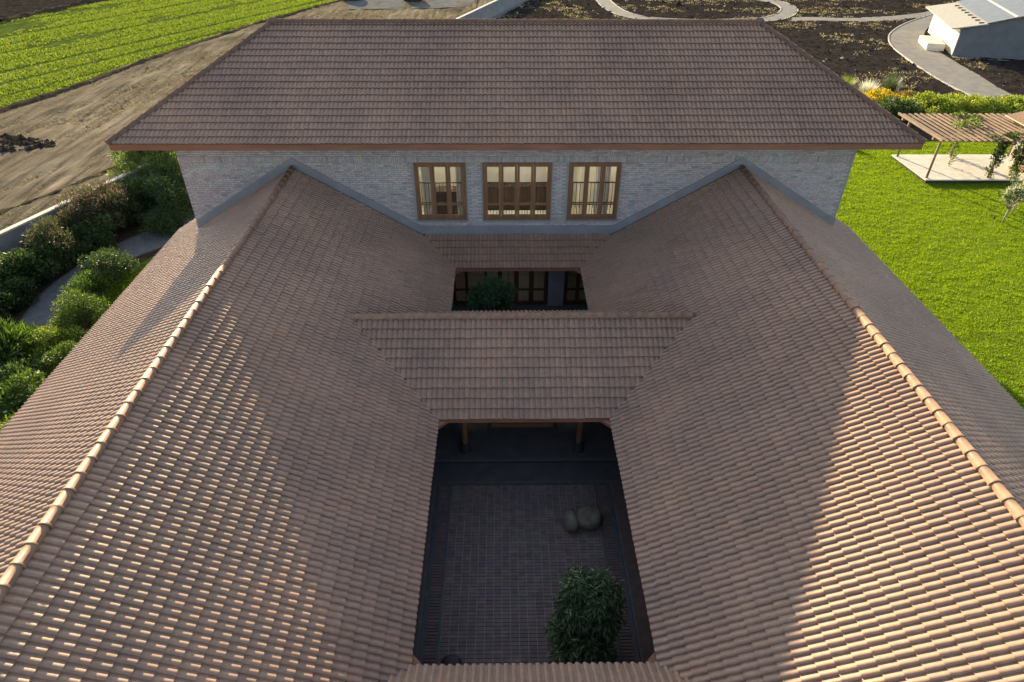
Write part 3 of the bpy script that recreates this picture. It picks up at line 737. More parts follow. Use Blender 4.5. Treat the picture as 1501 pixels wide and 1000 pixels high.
def bush(name, label, cat, loc, rx, ry, h, seed, cols=G_MID, n=2600, L=.11, w=.028, ck=16, cr=None, group=None, flowers=None, stems=6, up=.3, colw=None, droop=0, z0=None, shell=.5):
    rx *= BF; ry *= BF; n = int(n*1.55); L *= 1.12; w *= 1.15; ck = int(ck*1.2)
    r_ = np.random.default_rng(seed); cr = (cr or min(rx, ry)*.42)*1.15
    C, R_ = clumps(r_, ck, rx-cr*.6, ry-cr*.6, z0 if z0 is not None else cr*.7, h-cr*.7, cr)
    t = thing(name, label, cat, loc, group)
    V, F, tc = leaf_cloud(C, R_, n, L, w, cols, seed, up=up, colw=colw, droop=droop, zmin=.01, shell=shell)
    link('foliage', mesh_np('foliage', V, F, LEAF, False, tc), t)
    m = MB()
    for c in C[:stems]: m.tube([(c[0]*.15, c[1]*.15, 0), (c[0]*.6, c[1]*.6, c[2]*.55), c], [.03, .02, .008], 5)
    m.build('stems', BARK, t)
    if flowers:
        cnt, fc, fs = flowers; pv_ = []
        fm = MB()
        for _ in range(cnt):
            k = r_.integers(len(C)); d = r_.normal(size=3); d /= np.linalg.norm(d); d[2] = abs(d[2])
            p = np.array(C[k])+d*np.array(R_[k])*1.08; a0 = r_.uniform(0, 6)
            for j in range(5):
                a = a0+j*2*PI/5; b = a+.5; c_ = a-.5; e = fs
                fm.add([p, p+np.array([math.cos(c_)*e*.7, math.sin(c_)*e*.7, e*.3]), p+np.array([math.cos(a)*e*1.2, math.sin(a)*e*1.2, e*.35]), p+np.array([math.cos(b)*e*.7, math.sin(b)*e*.7, e*.3])], [(0, 1, 2, 3)], fc)
        fm.build('flowers', LEAF, t)
    return t
def tree(name, label, loc, crown_c, rx, ry, rz_, seed, n, L, w, cols, cr, ck, bark=BARK, trunk_r=.07, droop=.35, up=.1, lobes=None):
    r_ = np.random.default_rng(seed); t = thing(name, label, 'tree', loc)
    C, R_ = [], []
    for _ in range(ck):
        d = r_.normal(size=3); d /= np.linalg.norm(d); q = r_.uniform(.3, 1)**.5
        if lobes: lc = lobes[r_.integers(len(lobes))]; s_ = cr*r_.uniform(.55, 1.2); C.append((lc[0]+d[0]*q*(lc[3]-cr*.6), lc[1]+d[1]*q*(lc[3]-cr*.6), lc[2]+d[2]*q*(lc[3]-cr*.6))); R_.append((s_, s_, s_*.85))
        else: C.append((crown_c[0]+d[0]*q*(rx-cr*.7), crown_c[1]+d[1]*q*(ry-cr*.7), crown_c[2]+d[2]*q*(rz_-cr*.7))); s_ = cr*r_.uniform(.7, 1.2); R_.append((s_, s_, s_*.85))
    V, F, tc = leaf_cloud(C, R_, n, L, w, cols, seed, up=up, droop=droop, shell=.4)
    link('crown', mesh_np('crown', V, F, LEAF, False, tc), t)
    m = MB(); fork = (crown_c[0]*.6, crown_c[1]*.6, crown_c[2]-rz_*.75)
    m.tube([(0, 0, 0), (crown_c[0]*.25+.03, crown_c[1]*.25, fork[2]*.5), fork], [trunk_r*1.25, trunk_r, trunk_r*.85], 9)
    m.build('trunk', bark, t, smooth=True); m = MB()
    for c in C[:12]:
        md = ((fork[0]+c[0])/2+r_.uniform(-.08, .08), (fork[1]+c[1])/2+r_.uniform(-.08, .08), (fork[2]+c[2])/2)
        m.tube([fork, md, c], [trunk_r*.5, trunk_r*.3, trunk_r*.1], 6)
    m.build('branches', bark, t, smooth=True); return t
G_COURT = [(.07, .12, .055), (.10, .155, .07), (.045, .08, .04), (.16, .22, .10), (.26, .32, .18)]
tree('courtyard_tree', 'bushy dark green tree with drooping leaves in the front brick courtyard', (1.30, -4.75, .03), (.05, .02, 1.05), 1.02, 1.02, 1.18, 21, 20000, .16, .019, G_COURT, .27, 62, droop=.8, lobes=[(.08, .25, 1.55, .66), (.0, .1, 1.35, .72), (-.42, -.1, 1.0, .60), (.42, .0, 1.15, .58), (-.30, -.5, .62, .62), (.2, -.55, .5, .5)])
tree('courtyard_tree', 'smaller dark tree in the rear courtyard before the glazed doors', (-1.05, 6.75, .03), (0, 0, 2.05), 1.0, .85, 1.35, 22, 15000, .12, .018, [(.03, .07, .03), (.045, .09, .04), (.025, .05, .025), (.07, .12, .06)], .32, 34)

# ------------------------------------------------------------------ ground
def sheet(name, poly, z, mat, kind='structure'):
    me = bpy.data.meshes.new(name); me.from_pydata([(x, y, z) for x, y in poly], [], [tuple(range(len(poly)))]); me.update(); me.materials.append(mat)
    if me.polygons[0].normal.z < 0: me.flip_normals()
    return link(name, me, kind=kind)
AZF = math.radians(-19)
def dirt_mat():
    m, t, b = new_mat('dry_field_soil')
    v = coords(t, (1, .10, 1), (0, 0, math.radians(21))); v2 = coords(t)
    f = noise(t, v, 1.9, 8, .72, .3); c = ramp(t, f, [(.34, (.065, .056, .044)), (.48, (.15, .128, .096)), (.66, (.27, .232, .172))])
    f2 = noise(t, v2, .12, 4); c = mixc(t, ramp(t, f2, [(.42, g(0)), (.62, g(.6))]), c, (.065, .05, .034))
    f3 = noise(t, v2, 6, 4, .7); c = mixc(t, ramp(t, f3, [(.58, g(0)), (.7, g(.6))]), c, (.26, .22, .15))
    f4 = noise(t, v2, 2.4, 5, .7); c = mixc(t, ramp(t, f4, [(.60, g(0)), (.72, g(.5))]), c, (.10, .12, .05))
    t.links.new(c, b.inputs['Base Color']); b.inputs['Roughness'].default_value = .95; b.inputs['Specular IOR Level'].default_value = 0
    a = N(t, 'ShaderNodeMath', operation='ADD'); t.links.new(noise(t, v, 2.2, 6, .65), a.inputs[0]); t.links.new(noise(t, v2, 9, 5, .7), a.inputs[1])
    bump(t, b, a.outputs[0], .6, .06); return m
DIRT = dirt_mat()
sheet('ground', [(-400, -150), (400, -150), (400, 600), (-400, 600)], 0, DIRT)

def grid(x0, x1, y0, y1, step, hfun, name, mat, mask=None, kind='structure', z=0.0):
    xs = np.arange(x0, x1+step/2, step); ys = np.arange(y0, y1+step/2, step); X, Y = np.meshgrid(xs, ys)
    Z = hfun(X, Y)+z; V = np.stack([X, Y, Z], -1).reshape(-1, 3); nx_, ny_ = len(xs), len(ys)
    i = np.arange((nx_-1)*(ny_-1)); r0 = i//(nx_-1); c0 = i % (nx_-1); b = r0*nx_+c0
    F = np.stack([b, b+1, b+nx_+1, b+nx_], 1)
    if mask is not None:
        cx = V[F].mean(1); F = F[mask(cx[:, 0], cx[:, 1])]
    return link(name, mesh_np(name, V, F, mat, True), kind=kind)
def vnoise(X, Y, sc, seed):
    """value noise"""
    r_ = np.random.default_rng(seed); T_ = r_.random((256, 256)); x = X*sc; y = Y*sc
    xi_, yi_ = np.floor(x).astype(int), np.floor(y).astype(int); fx, fy = x-xi_, y-yi_; fx = fx*fx*(3-2*fx); fy = fy*fy*(3-2*fy)
    q = lambda a, b: T_[a % 256, b % 256]
    return (q(xi_, yi_)*(1-fx)+q(xi_+1, yi_)*fx)*(1-fy)+(q(xi_, yi_+1)*(1-fx)+q(xi_+1, yi_+1)*fx)*fy
def inpoly(poly):
    P = np.array(poly)
    def f(x, y):
        r_ = np.zeros(np.shape(x), bool); j = len(P)-1
        for i in range(len(P)):
            xi_, yi_ = P[i]; xj, yj = P[j]
            c_ = ((yi_ > y) != (yj > y)) & (x < (xj-xi_)*(y-yi_)/(yj-yi_+1e-12)+xi_); r_ ^= c_; j = i
        return r_
    return f

# --- crop field, left
crop_poly = [(-42, 22), (-38.1, 37.0), (-36.2, 42.9), (-34.4, 51.1), (-32, 59.8), (-28.4, 71.5), (-25.9, 77.7), (-19.5, 92), (-8, 118), (-45, 118), (-54.4, 84.6), (-58.5, 70.1), (-70, 30)]
def crop_soil():
    m, t, b = new_mat('crop_soil')
    v = coords(t, (1, .1, 1), (0, 0, math.radians(27.5))); v2 = coords(t)
    f = noise(t, v, 2.2, 5, .6); c = ramp(t, f, [(.35, (.035, .05, .014)), (.6, (.08, .115, .022))]); t.links.new(c, b.inputs['Base Color'])
    b.inputs['Roughness'].default_value = .95; b.inputs['Specular IOR Level'].default_value = 0
    bump(t, b, noise(t, v2, 7, 5, .7), .35, .04); return m
sheet('crop_field_soil', crop_poly, .02, crop_soil())
dr_ = math.radians(27.5); RD = np.array([math.sin(dr_), math.cos(dr_)]); RN = np.array([RD[1], -RD[0]])
def blades(P, n_per, h, w, cols, seed, name, spread=.06, lean=.35, mat=GRASSM, hs=None):
    """tufts of thin blades standing at P"""
    r_ = np.random.default_rng(seed); n = len(P)*n_per; B_ = np.repeat(P, n_per, 0)+np.c_[r_.normal(0, spread, (n, 2)), np.zeros(n)]
    a = r_.uniform(0, 2*PI, n); hh = h*r_.uniform(.5, 1.2, n)*(np.repeat(hs, n_per) if hs is not None else 1)
    lx = r_.normal(0, lean, n)*hh; ly = r_.normal(0, lean, n)*hh; wx = np.cos(a)*w; wy = np.sin(a)*w
    V = np.stack([B_-np.c_[wx, wy, np.zeros(n)], B_+np.c_[wx, wy, np.zeros(n)], B_+np.c_[lx, ly, hh]], 1).reshape(-1, 3)
    F = np.arange(n)[:, None]*3+np.array([[0, 1, 2]]); cols = np.array(cols); c = cols[r_.integers(len(cols), size=n)]*r_.uniform(.75, 1.25, (n, 1))
    return link(name, mesh_np(name, V, F, mat, False, np.repeat(c, 3, 0)), kind='stuff')
pts = []; inside = inpoly(crop_poly)
gx = np.arange(-75, 75, .42); gl = np.arange(0, 130, .24)
U_, L__ = np.meshgrid(gx, gl); base0 = np.array([-45., 25.])
X = base0[0]+U_*RN[0]+L__*RD[0]; Y = base0[1]+U_*RN[1]+L__*RD[1]
X = X+rng.normal(0, .05, X.shape); Y = Y+rng.normal(0, .06, Y.shape)
dens = vnoise(X, Y, .22, 5)*.6+vnoise(X*RD[1]-Y*RD[0], Y*0, .28, 8)*.25+vnoise(X, Y, .9, 9)*.3
strip = np.abs(((U_+60) % 3.6)-1.8) < 1.45
gap = (U_+60) % 3.6
d_ = np.hypot(X-CAM.x, Y-CAM.y)
px = (np.stack([X, Y, np.zeros_like(X)], -1)-np.array(CAM)); zz = px @ np.array(_F); ux = px @ np.array(_R2)/zz; uy = px @ np.array(_U2)/zz
ok = inside(X, Y) & strip & (dens > .29+.24*rng.random(X.shape)) & (abs(ux) < .95) & (uy < .62) & (zz > 0)
Pc = np.stack([X[ok], Y[ok], np.full(ok.sum(), .02)], 1)
blades(Pc, 6, .20, .04, [(.095, .155, .018), (.12, .18, .025), (.07, .12, .016), (.145, .19, .04)], 31, 'crop_rows', .10, .6)
# --- earth banks along the fields
def bank(name, pts, width, h, mat, seed, n=6, kind='structure'):
    r_ = np.random.default_rng(seed); P = []
    pts = [np.array(p, float) for p in pts]; fine = []
    for a, b in zip(pts[:-1], pts[1:]):
        k = max(2, int(np.linalg.norm(b-a)/.5)); fine += [a+(b-a)*i/k for i in range(k)]
    fine.append(pts[-1]); V = []; F = []
    for i, p in enumerate(fine):
        d = fine[min(i+1, len(fine)-1)]-fine[max(i-1, 0)]; d = d/np.linalg.norm(d); nn = np.array([d[1], -d[0]]); hw = width*(1+.25*r_.normal())*.5
        for j in range(n+1):
            s_ = -1+2*j/n; q = p+nn*s_*hw; V.append((q[0], q[1], -.02+max(0, math.cos(s_*PI/2))*h*(1+.25*r_.normal())))
    for i in range(len(fine)-1):
        for j in range(n): F.append((i*(n+1)+j, (i+1)*(n+1)+j, (i+1)*(n+1)+j+1, i*(n+1)+j+1))
    return link(name, mesh_np(name, np.array(V), np.array(F), mat, False), kind=kind)
DARKSOIL_B = rough_mat('bank_soil', (.035, .029, .021), (.08, .066, .048), 3, .95, .8, .05, spec=0)
bank('earth_bank', [(x+.7, y) for x, y in [(-42, 22), (-38.1, 37.0), (-36.2, 42.9), (-34.4, 51.1), (-32, 59.8), (-28.4, 71.5), (-25.9, 77.7), (-19.5, 92)]], 1.3, .24, DARKSOIL_B, 3)
bank('earth_bank', [(-31, 8), (-28.6, 14), (-26.9, 18.4), (-25.3, 21.2), (-23.3, 26), (-19, 38)], 1.2, .20, DARKSOIL_B, 4)
bank('earth_bank', [(-58.5, 70.1), (-54.4, 84.6), (-45, 118)], 1.6, .4, DARKSOIL_B, 5)
soil_dark = rough_mat('black_cotton_soil', (.015, .013, .012), (.042, .037, .034), 2.2, .95, .45, .05, detail=8, spec=0, second=(14, .64, (.12, .105, .08), .5))
sheet('ploughed_field', [(-58.9, 70), (-54.8, 84.6), (-45.4, 118), (-160, 160), (-160, 30), (-71, 30)], .012, soil_dark)
def dirt_h(X, Y):
    u = X*math.cos(math.radians(20))-Y*math.sin(math.radians(20))
    v = X*math.sin(math.radians(20))+Y*math.cos(math.radians(20))
    return .16*vnoise(u, v*.14, 1.2, 71)+.14*vnoise(u, v*.25, .35, 72)+.05*vnoise(X, Y, 2.4, 73)-.10
left_of_wall = lambda x, y: (x < -22.9+(y-12.7)*.349-.25)
grid(-62, -4, 6, 92, .34, dirt_h, 'dry_field', DIRT, mask=lambda x, y: left_of_wall(x, y) & ~inpoly(crop_poly)(x, y) & (x > -58+(y-70)*.28), z=.03)
def clods(name, P, s, mat, seed, flat=.6):
    r_ = np.random.default_rng(seed); n = len(P); O = np.array([(1, 0, 0), (0, 1, 0), (-1, 0, 0), (0, -1, 0), (0, 0, 1)], float)
    F0 = np.array([(0, 1, 4), (1, 2, 4), (2, 3, 4), (3, 0, 4)]); sc = s*r_.lognormal(0, .5, (n, 1, 1)); V = O[None]*sc*r_.uniform(.5, 1.5, (n, 5, 3)); V[:, :, 2] *= flat
    a = r_.uniform(0, 6, n); c_, s_ = np.cos(a)[:, None], np.sin(a)[:, None]; V = np.stack([V[..., 0]*c_-V[..., 1]*s_, V[..., 0]*s_+V[..., 1]*c_, V[..., 2]], -1)+P[:, None]
    F = (F0[None]+(np.arange(n)*5)[:, None, None]).reshape(-1, 3)
    return link(name, mesh_np(name, V.reshape(-1, 3), F, mat, False), kind='stuff')
def scatter(poly, n, seed, z=0.0):
    r_ = np.random.default_rng(seed); P = np.array(poly); lo, hi = P.min(0), P.max(0); q = r_.uniform(lo, hi, (n*3, 2)); q = q[inpoly(poly)(q[:, 0], q[:, 1])][:n]
    return np.c_[q, np.full(len(q), z)]
clods('soil_clods', scatter([(-34.5, 31), (-30, 29.6), (-29.5, 28.6), (-33, 26.6), (-36, 27.5)], 900, 6, .05), .16, soil_dark, 7)
clods('field_clods', scatter([(-40, 16), (-29, 8), (-20, 34), (-6, 76), (-24, 80), (-36, 42)], 12000, 8, .05), .038, DIRT, 9)
blades(scatter([(-31, 8), (-28.6, 14), (-25.3, 21.2), (-22, 30), (-19.5, 30), (-24, 14), (-26.5, 6)], 2600, 85, .05), 5, .2, .022, [(.12, .12, .06), (.2, .18, .1), (.07, .09, .03)], 86, 'weedy_verge', .15, .8)
blades(scatter([(-40, 16), (-29, 8), (-20, 34), (-6, 76), (-24, 80), (-36, 42)], 9000, 82, .05), 4, .12, .02, [(.16, .14, .07), (.22, .19, .11), (.09, .10, .04)], 83, 'field_stubble', .12, .9)
for i, (x, y, s_) in enumerate(((-20.8, 85.5, 1.5), (-12.5, 84.8, 1.4))):
    o = boulder('earth_mound', ['brown earth mound in the dry field, nearer the green crop', 'brown earth mound in the dry field, nearer the boundary wall'][i], (x, y, -.1), s_, s_*.8, 1.0, 60+i, 0, DARKSOIL_B, .2); o['category'] = 'mound'; o['group'] = 'earth mounds in the field'
sheet('damp_ground', [(-20, 78), (-9, 79), (-5.5, 80), (-3, 90), (-22, 90)], .13, rough_mat('damp_soil', (.10, .105, .11), (.16, .165, .17), .8, .9, .4, .03, spec=0))

# --- boundary wall, straight from near left to far right
WD = np.array([.330, .944]); W0 = np.array([-25.9, 4.2])
bw_ = thing('boundary_wall', 'long straight plastered garden wall with pale coping along the dry field', 'wall', (W0[0], W0[1], 0), rz=-math.atan2(WD[0], WD[1]))
m = MB(); m.box(-.1, 0, 0, .1, 112, 1.62); m.build('wall_face', WALLPLAST, bw_)
m = MB(); m.box(-.14, 0, 1.62, .14, 112, 1.70); m.build('coping', COPING, bw_)
m = MB(); m.box(.1, 44, 0, 1.35, 112, .09); m.build('concrete_apron', CONC, bw_)
for k, yy in enumerate((9.4, 13.2, 17.0, 21)):   # dry twigs poking over the coping
    tt = thing('dead_shrub', ['bare twiggy shrub behind the wall at the left picture edge', 'bare twiggy shrub behind the wall beyond the tall oleander', 'bare twiggy shrub behind the wall, second from the feathery bush', 'bare twiggy shrub behind the wall nearest the feathery bush'][k], 'shrub', tuple(W0+WD*yy+np.array([-.35, .1]))+(0,), 'dead shrubs behind the wall')
    m = MB()
    for q in range(7):
        a = random.uniform(0, 6); h_ = random.uniform(1.7, 2.15); m.tube([(0, 0, 0), (.08*math.cos(a), .08*math.sin(a), h_*.6), (.3*math.cos(a), .3*math.sin(a), h_)], [.014, .009, .003], 4)
    m.build('twigs', BARK, tt)

# --- left garden: soil, curved path, lawn strip, bushes
garden = [(-26, 3.9), (-25.8, 4.0), (-4.9, 63.8), (0, 77), (4, 92), (16, 96), (72, 96), (80, 30), (40, 29), (13, 30), (12.2, 20), (-12.2, 18), (-13.2, 11.4), (-13.2, -14), (-34, -20)]
sheet('garden_soil', garden, .010, rough_mat('garden_soil', (.028, .022, .016), (.075, .058, .042), 2.5, .95, .9, .08, spec=0))
def ribbon(name, Lp, Rp, z0, z1, mat, parent=None, kind='structure'):
    n = len(Lp); V = [(x, y, z1) for x, y in Lp]+[(x, y, z1) for x, y in Rp]+[(x, y, z0) for x, y in Lp]+[(x, y, z0) for x, y in Rp]; F = []
    for i in range(n-1): F += [(i, i+1, n+i+1, n+i), (2*n+i, i, i+1, 2*n+i+1)[::-1], (n+i, n+i+1, 3*n+i+1, 3*n+i)]
    F += [(0, n, 3*n, 2*n), (n-1, 3*n-1, 4*n-1, 2*n-1)]
    me = bpy.data.meshes.new(name); me.from_pydata(V, [], F); me.update(); me.materials.append(mat)
    return link(name, me, parent, kind=kind)
def smooth(pts, k=5, closed=False):
    P = [np.array(p, float) for p in pts]; out = []; n = len(P)
    rngs = range(n) if closed else range(n-1)
    for i in rngs:
        p0, p1, p2, p3 = (P[(i-1) % n], P[i], P[(i+1) % n], P[(i+2) % n]) if closed else (P[max(i-1, 0)], P[i], P[i+1], P[min(i+2, n-1)])
        for j in range(k):
            t = j/k; out.append(.5*((2*p1)+(-p0+p2)*t+(2*p0-5*p1+4*p2-p3)*t*t+(-p0+3*p1-3*p2+p3)*t**3))
    if not closed: out.append(P[-1])
    return [tuple(q) for q in out]
def offset(pts, d):
    out = []; P = [np.array(p) for p in pts]
    for i, p in enumerate(P):
        t = P[min(i+1, len(P)-1)]-P[max(i-1, 0)]; t = t/np.linalg.norm(t); out.append(tuple(p+np.array([t[1], -t[0]])*d))
    return out
GPATH = rough_mat('path_stone_setts', (.095, .10, .11), (.15, .155, .165), 5, .9, .4, .01, spec=.1, second=(.8, .5, (.09, .095, .10), .5))
lp_ = smooth([(-18.3, 2.0), (-19.2, 5.2), (-19.75, 8.1), (-20.15, 10.3), (-20.1, 12.0), (-19.7, 13.8), (-19.1, 15.2), (-18.1, 16.8), (-16.5, 18.6), (-14.2, 20.4)])
rp_ = smooth([(-17.2, 2.4), (-18.0, 5.4), (-18.45, 8.1), (-18.8, 9.8), (-18.85, 10.9), (-18.55, 12.6), (-17.95, 13.7), (-17.0, 14.8), (-15.6, 16.4), (-13.4, 18.0)])
gp = ribbon('garden_path', lp_, rp_, 0, .05, GPATH)
for e, nm in ((lp_, -.05), (rp_, 0)): ribbon('path_edging', offset(e, nm-.001), offset(e, nm+.06), 0, .075, KERB, gp)
LAWNM = rough_mat('lawn_base', (.085, .135, .010), (.125, .18, .014), 3, .9, .8, .05, spec=0, second=(.3, .5, (.09, .115, .016), .5))
lawnL = [(-13.1, -10), (-15.2, -4), (-16.4, 2), (-17.0, 8.4), (-17.6, 10.3), (-17.7, 12.4), (-16.9, 14.2), (-15.2, 15.9), (-13.3, 17)]
lawnL += [(-13.1, 12)]
sheet('lawn_strip', lawnL, .018, LAWNM)
blades(scatter(lawnL, 5200, 12, .018), 5, .06, .012, [(.06, .12, .015), (.09, .16, .02), (.045, .09, .012)], 13, 'lawn_strip_grass', .05)

FTH = [(.07, .12, .03), (.10, .16, .04), (.05, .09, .025), (.14, .19, .06)]
bush('feathery_bush', 'tall feathery bright-topped bush against the corner of the brick block', 'bush', (-19.8, 21.9, 0), 1.7, 2.0, 3.2, 101, FTH+[(.16, .23, .06)], 20000, .18, .022, 46, .55, up=.8)
bush('feathery_bush', 'rounded dark feathery bush just below the bright-topped one', 'bush', (-18.0, 18.9, 0), 1.5, 1.6, 2.1, 102, G_DARK, 6500, .14, .016, 26, .45, up=.6)
bush('oleander_bush', 'dark oleander with pinkish leaf tips in front of the garden wall', 'bush', (-20.7, 16.6, 0), 1.6, 1.8, 2.3, 103, [(.05, .07, .03), (.10, .07, .05), (.035, .06, .022), (.14, .10, .07)], 8000, .15, .022, 30, .48, up=.5, flowers=(26, (.55, .22, .2), .035))
bush('oleander_bush', 'wide reddish-green oleander midway along the garden wall', 'bush', (-20.9, 13.9, 0), 1.2, 1.5, 2.0, 104, [(.045, .07, .025), (.09, .075, .045), (.03, .055, .02), (.12, .12, .06)], 6500, .14, .02, 24, .42, up=.5)
bush('broadleaf_bush', 'dark broadleaf bush between the garden wall and the path bend', 'bush', (-21.1, 11.4, 0), .95, 1.4, 1.6, 105, G_DARK, 5000, .15, .03, 20, .40)
bush('broadleaf_bush', 'low dark bush on the inside of the wall by the path', 'bush', (-21.3, 9.2, 0), 1.0, 1.2, 1.3, 106, G_DARK, 4000, .14, .03, 18, .36)
bush('broadleaf_bush', 'pale-leaved shrub beside the path edge under the wall', 'bush', (-20.9, 7.6, 0), .9, 1.0, 1.2, 107, G_GREY, 3000, .13, .022, 16, .32)
bush('lime_bush', 'small yellow-green bush at the left picture edge under the wall', 'bush', (-22.6, 11.3, 0), .7, .9, 1.9, 108, G_LIME, 2600, .11, .024, 14, .3)
bush('feathery_bush', 'dark bush filling the wall foot between the feathery bush and the oleander', 'bush', (-19.6, 18.9, 0), 1.1, 1.3, 1.9, 121, G_DARK+[FTH[0]], 4600, .14, .022, 24, .42)
bush('oleander_bush', 'leafy dark shrub wedged between the two oleanders by the wall', 'bush', (-19.9, 15.0, 0), 1.0, 1.1, 1.5, 122, G_DARK, 4200, .14, .022, 22, .38)
bush('broadleaf_bush', 'dark shrub at the outer bend of the path below the oleander', 'bush', (-20.95, 12.6, 0), .8, .9, 1.5, 123, G_DARK+[G_MID[0]], 3600, .14, .024, 20, .36)
bush('broadleaf_bush', 'dark low shrub on the wall side of the path, opposite the round sunlit bush', 'bush', (-20.6, 10.3, 0), .55, .8, 1.1, 124, G_DARK, 2600, .13, .024, 14, .3)
bush('oleander_bush', 'dark shrub filling the corner where the path bends behind the wide oleander', 'bush', (-19.9, 17.3, 0), .8, .9, 1.7, 125, G_DARK+[(.07, .07, .035)], 3600, .14, .022, 20, .36)
bush('shade_bush', 'dark clipped bush in the shade beyond the path, near the brick block', 'bush', (-17.4, 16.9, 0), 1.1, 1.3, 1.1, 109, G_DARK, 4500, .10, .016, 22, .36)
bush('garden_bush', 'dark rounded bush where the path meets the shaded lawn', 'bush', (-17.75, 11.9, 0), .85, 1.0, 1.45, 110, G_DARK, 4200, .10, .018, 22, .34, group='bushes along the inner path edge')
bush('garden_bush', 'mid-green bush between the dark round bush and the sunlit one', 'bush', (-17.9, 10.2, 0), .8, .9, 1.3, 111, G_MID, 3600, .10, .018, 20, .32, group='bushes along the inner path edge')
bush('garden_bush', 'round sunlit fine-leaved bush beside the lawn', 'bush', (-17.2, 8.3, 0), .85, .9, 1.5, 112, G_MID+[G_LIME[1]], 5200, .08, .014, 22, .32, group='bushes along the inner path edge')
bush('garden_bush', 'lime green spreading bush below the round sunlit one', 'bush', (-17.3, 6.5, 0), .85, .9, 1.2, 113, G_LIME, 4200, .10, .018, 20, .32, group='bushes along the inner path edge')
bush('garden_bush', 'bright bush close to the roof edge, behind the white flowers', 'bush', (-16.2, 5.6, 0), .75, .9, 1.2, 114, G_MID+[G_LIME[1]], 4000, .10, .016, 18, .30, group='bushes along the inner path edge')
bush('palm_like_shrub', 'spiky long-leaved shrub with white blossoms at the path start', 'shrub', (-18.7, 6.2, 0), .9, .9, 1.3, 115, G_MID, 1600, .42, .028, 16, .28, up=.9, flowers=(22, (.8, .8, .72), .06))
bush('flowering_bush', 'white-flowered bush at the left edge next to the roof', 'bush', (-16.6, 3.6, 0), .9, 1.0, 1.1, 116, G_MID+[G_LIME[0]], 3600, .14, .022, 18, .32, flowers=(30, (.8, .8, .74), .055), group='white-flowered bushes')
bush('flowering_bush', 'white-flowered bush at the lowest left, nearest the camera', 'bush', (-16.1, 1.7, 0), .85, .95, 1.0, 117, G_LIME, 3600, .15, .022, 16, .32, flowers=(34, (.82, .82, .76), .06), group='white-flowered bushes')
bush('broadleaf_bush', 'dark bush at the left picture edge above the white flowers', 'bush', (-18.2, 4.0, 0), 1.1, 1.2, 1.4, 118, G_DARK+[G_MID[1]], 4600, .14, .024, 20, .36)
bush('broadleaf_bush', 'dark green bush left of the path at the picture edge', 'bush', (-21.0, 5.4, 0), 1.1, 1.3, 1.6, 119, G_DARK+[G_MID[1]], 4200, .13, .024, 20, .36)
bush('broadleaf_bush', 'sunlit bush in the bottom left corner against the eave', 'bush', (-15.7, .3, 0), .8, 1.0, 1.0, 120, G_MID, 3000, .12, .022, 14, .32)

# --- right: lawn
lawnR = [(13.2, -14), (13.2, 11.9), (12.3, 12), (12.3, 18), (14, 25), (18.5, 28.6), (26, 29.6), (45, 29), (60, 24), (60, -14)]
def lawn_h(X, Y): return .025*vnoise(X, Y, 1.6, 41)+.03*vnoise(X, Y, 4.5, 42)+.02*vnoise(X, Y, .3, 43)
grid(13.2, 44, -3, 29.6, .12, lawn_h, 'lawn', LAWNM, mask=lambda x, y: inpoly(lawnR)(x, y), z=.015)
sheet('outer_lawn', [(13.2, -14), (60, -14), (60, 24), (45, 29), (44, 29), (44, -3), (13.2, -3)], .014, LAWNM)
P = scatter([(13.3, 2), (13.3, 11.9), (14, 24.5), (18.8, 28.3), (26, 29.3), (34, 29), (36, 18), (26, 2)], 60000, 44, .03)
P[:, 2] = lawn_h(P[:, 0], P[:, 1])+.012
hs = .6+.9*vnoise(P[:, 0], P[:, 1]*2.2, 1.5, 45)
blades(P, 5, .062, .013, [(.165, .275, .010), (.19, .30, .014), (.145, .245, .010), (.225, .31, .022)], 46, 'lawn_grass', .06, .5, hs=hs)
m = MB(); m.tube([(0, 0, 0), (0, 0, .14)], [.05, .035], 10); m.tube([(0, 0, .14), (0, 0, .17)], [.06, .05], 10)
tag(m.build('sprinkler_head', METAL, None, (25.0, 17.7, .04)), 'small dark sprinkler head standing in the sunlit lawn', 'sprinkler')

# --- black soil beds and paths, right background
def bed_h(X, Y): return .10*vnoise(X, Y, .9, 51)+.10*vnoise(X, Y, 2.4, 52)+.05*vnoise(X, Y, .25, 53)
bedpoly = [(-3.2, 66), (2.5, 66), (12, 31), (27, 39.5), (42, 37), (64, 30), (76, 60), (76, 94), (6, 94)]
RO = smooth([(53.2, 75.5), (46.9, 69.8), (42.7, 64.8), (40.6, 61.3), (38.9, 56.9), (37.8, 51.2), (37.0, 45.7), (36.8, 41.4), (37.2, 37)])
RI = smooth([(54.5, 73.5), (50.0, 69.6), (46.3, 64.8), (44.2, 60.7), (42.8, 56.0), (41.9, 51.2), (41.3, 46.8), (40.4, 41.5), (40.3, 37)])
ring_in = smooth([(14.9, 88), (14.2, 82.0), (15.6, 74.8), (19.5, 71.9), (25.8, 71.6), (31.5, 73.2), (35.3, 79.1), (34.9, 84.6), (31, 88.5), (22, 91)], 5, True)
cen = np.mean(ring_in, 0)
ring_out = [tuple(cen+(np.array(p)-cen)*(1+1.9/np.linalg.norm(np.array(p)-cen))) for p in ring_in]
EU = smooth([(34.5, 73.2), (37.5, 73.3), (41.1, 72.8), (48.9, 74.8), (56.2, 79.3), (64, 84)]); EL = smooth([(33.5, 70.6), (36.2, 71.2), (40.0, 70.9), (46.0, 71.2), (53.7, 75.3), (62, 80)])
notin = [inpoly(ring_out), inpoly(ring_in), inpoly(RO+RI[::-1]), inpoly(EU+EL[::-1])]
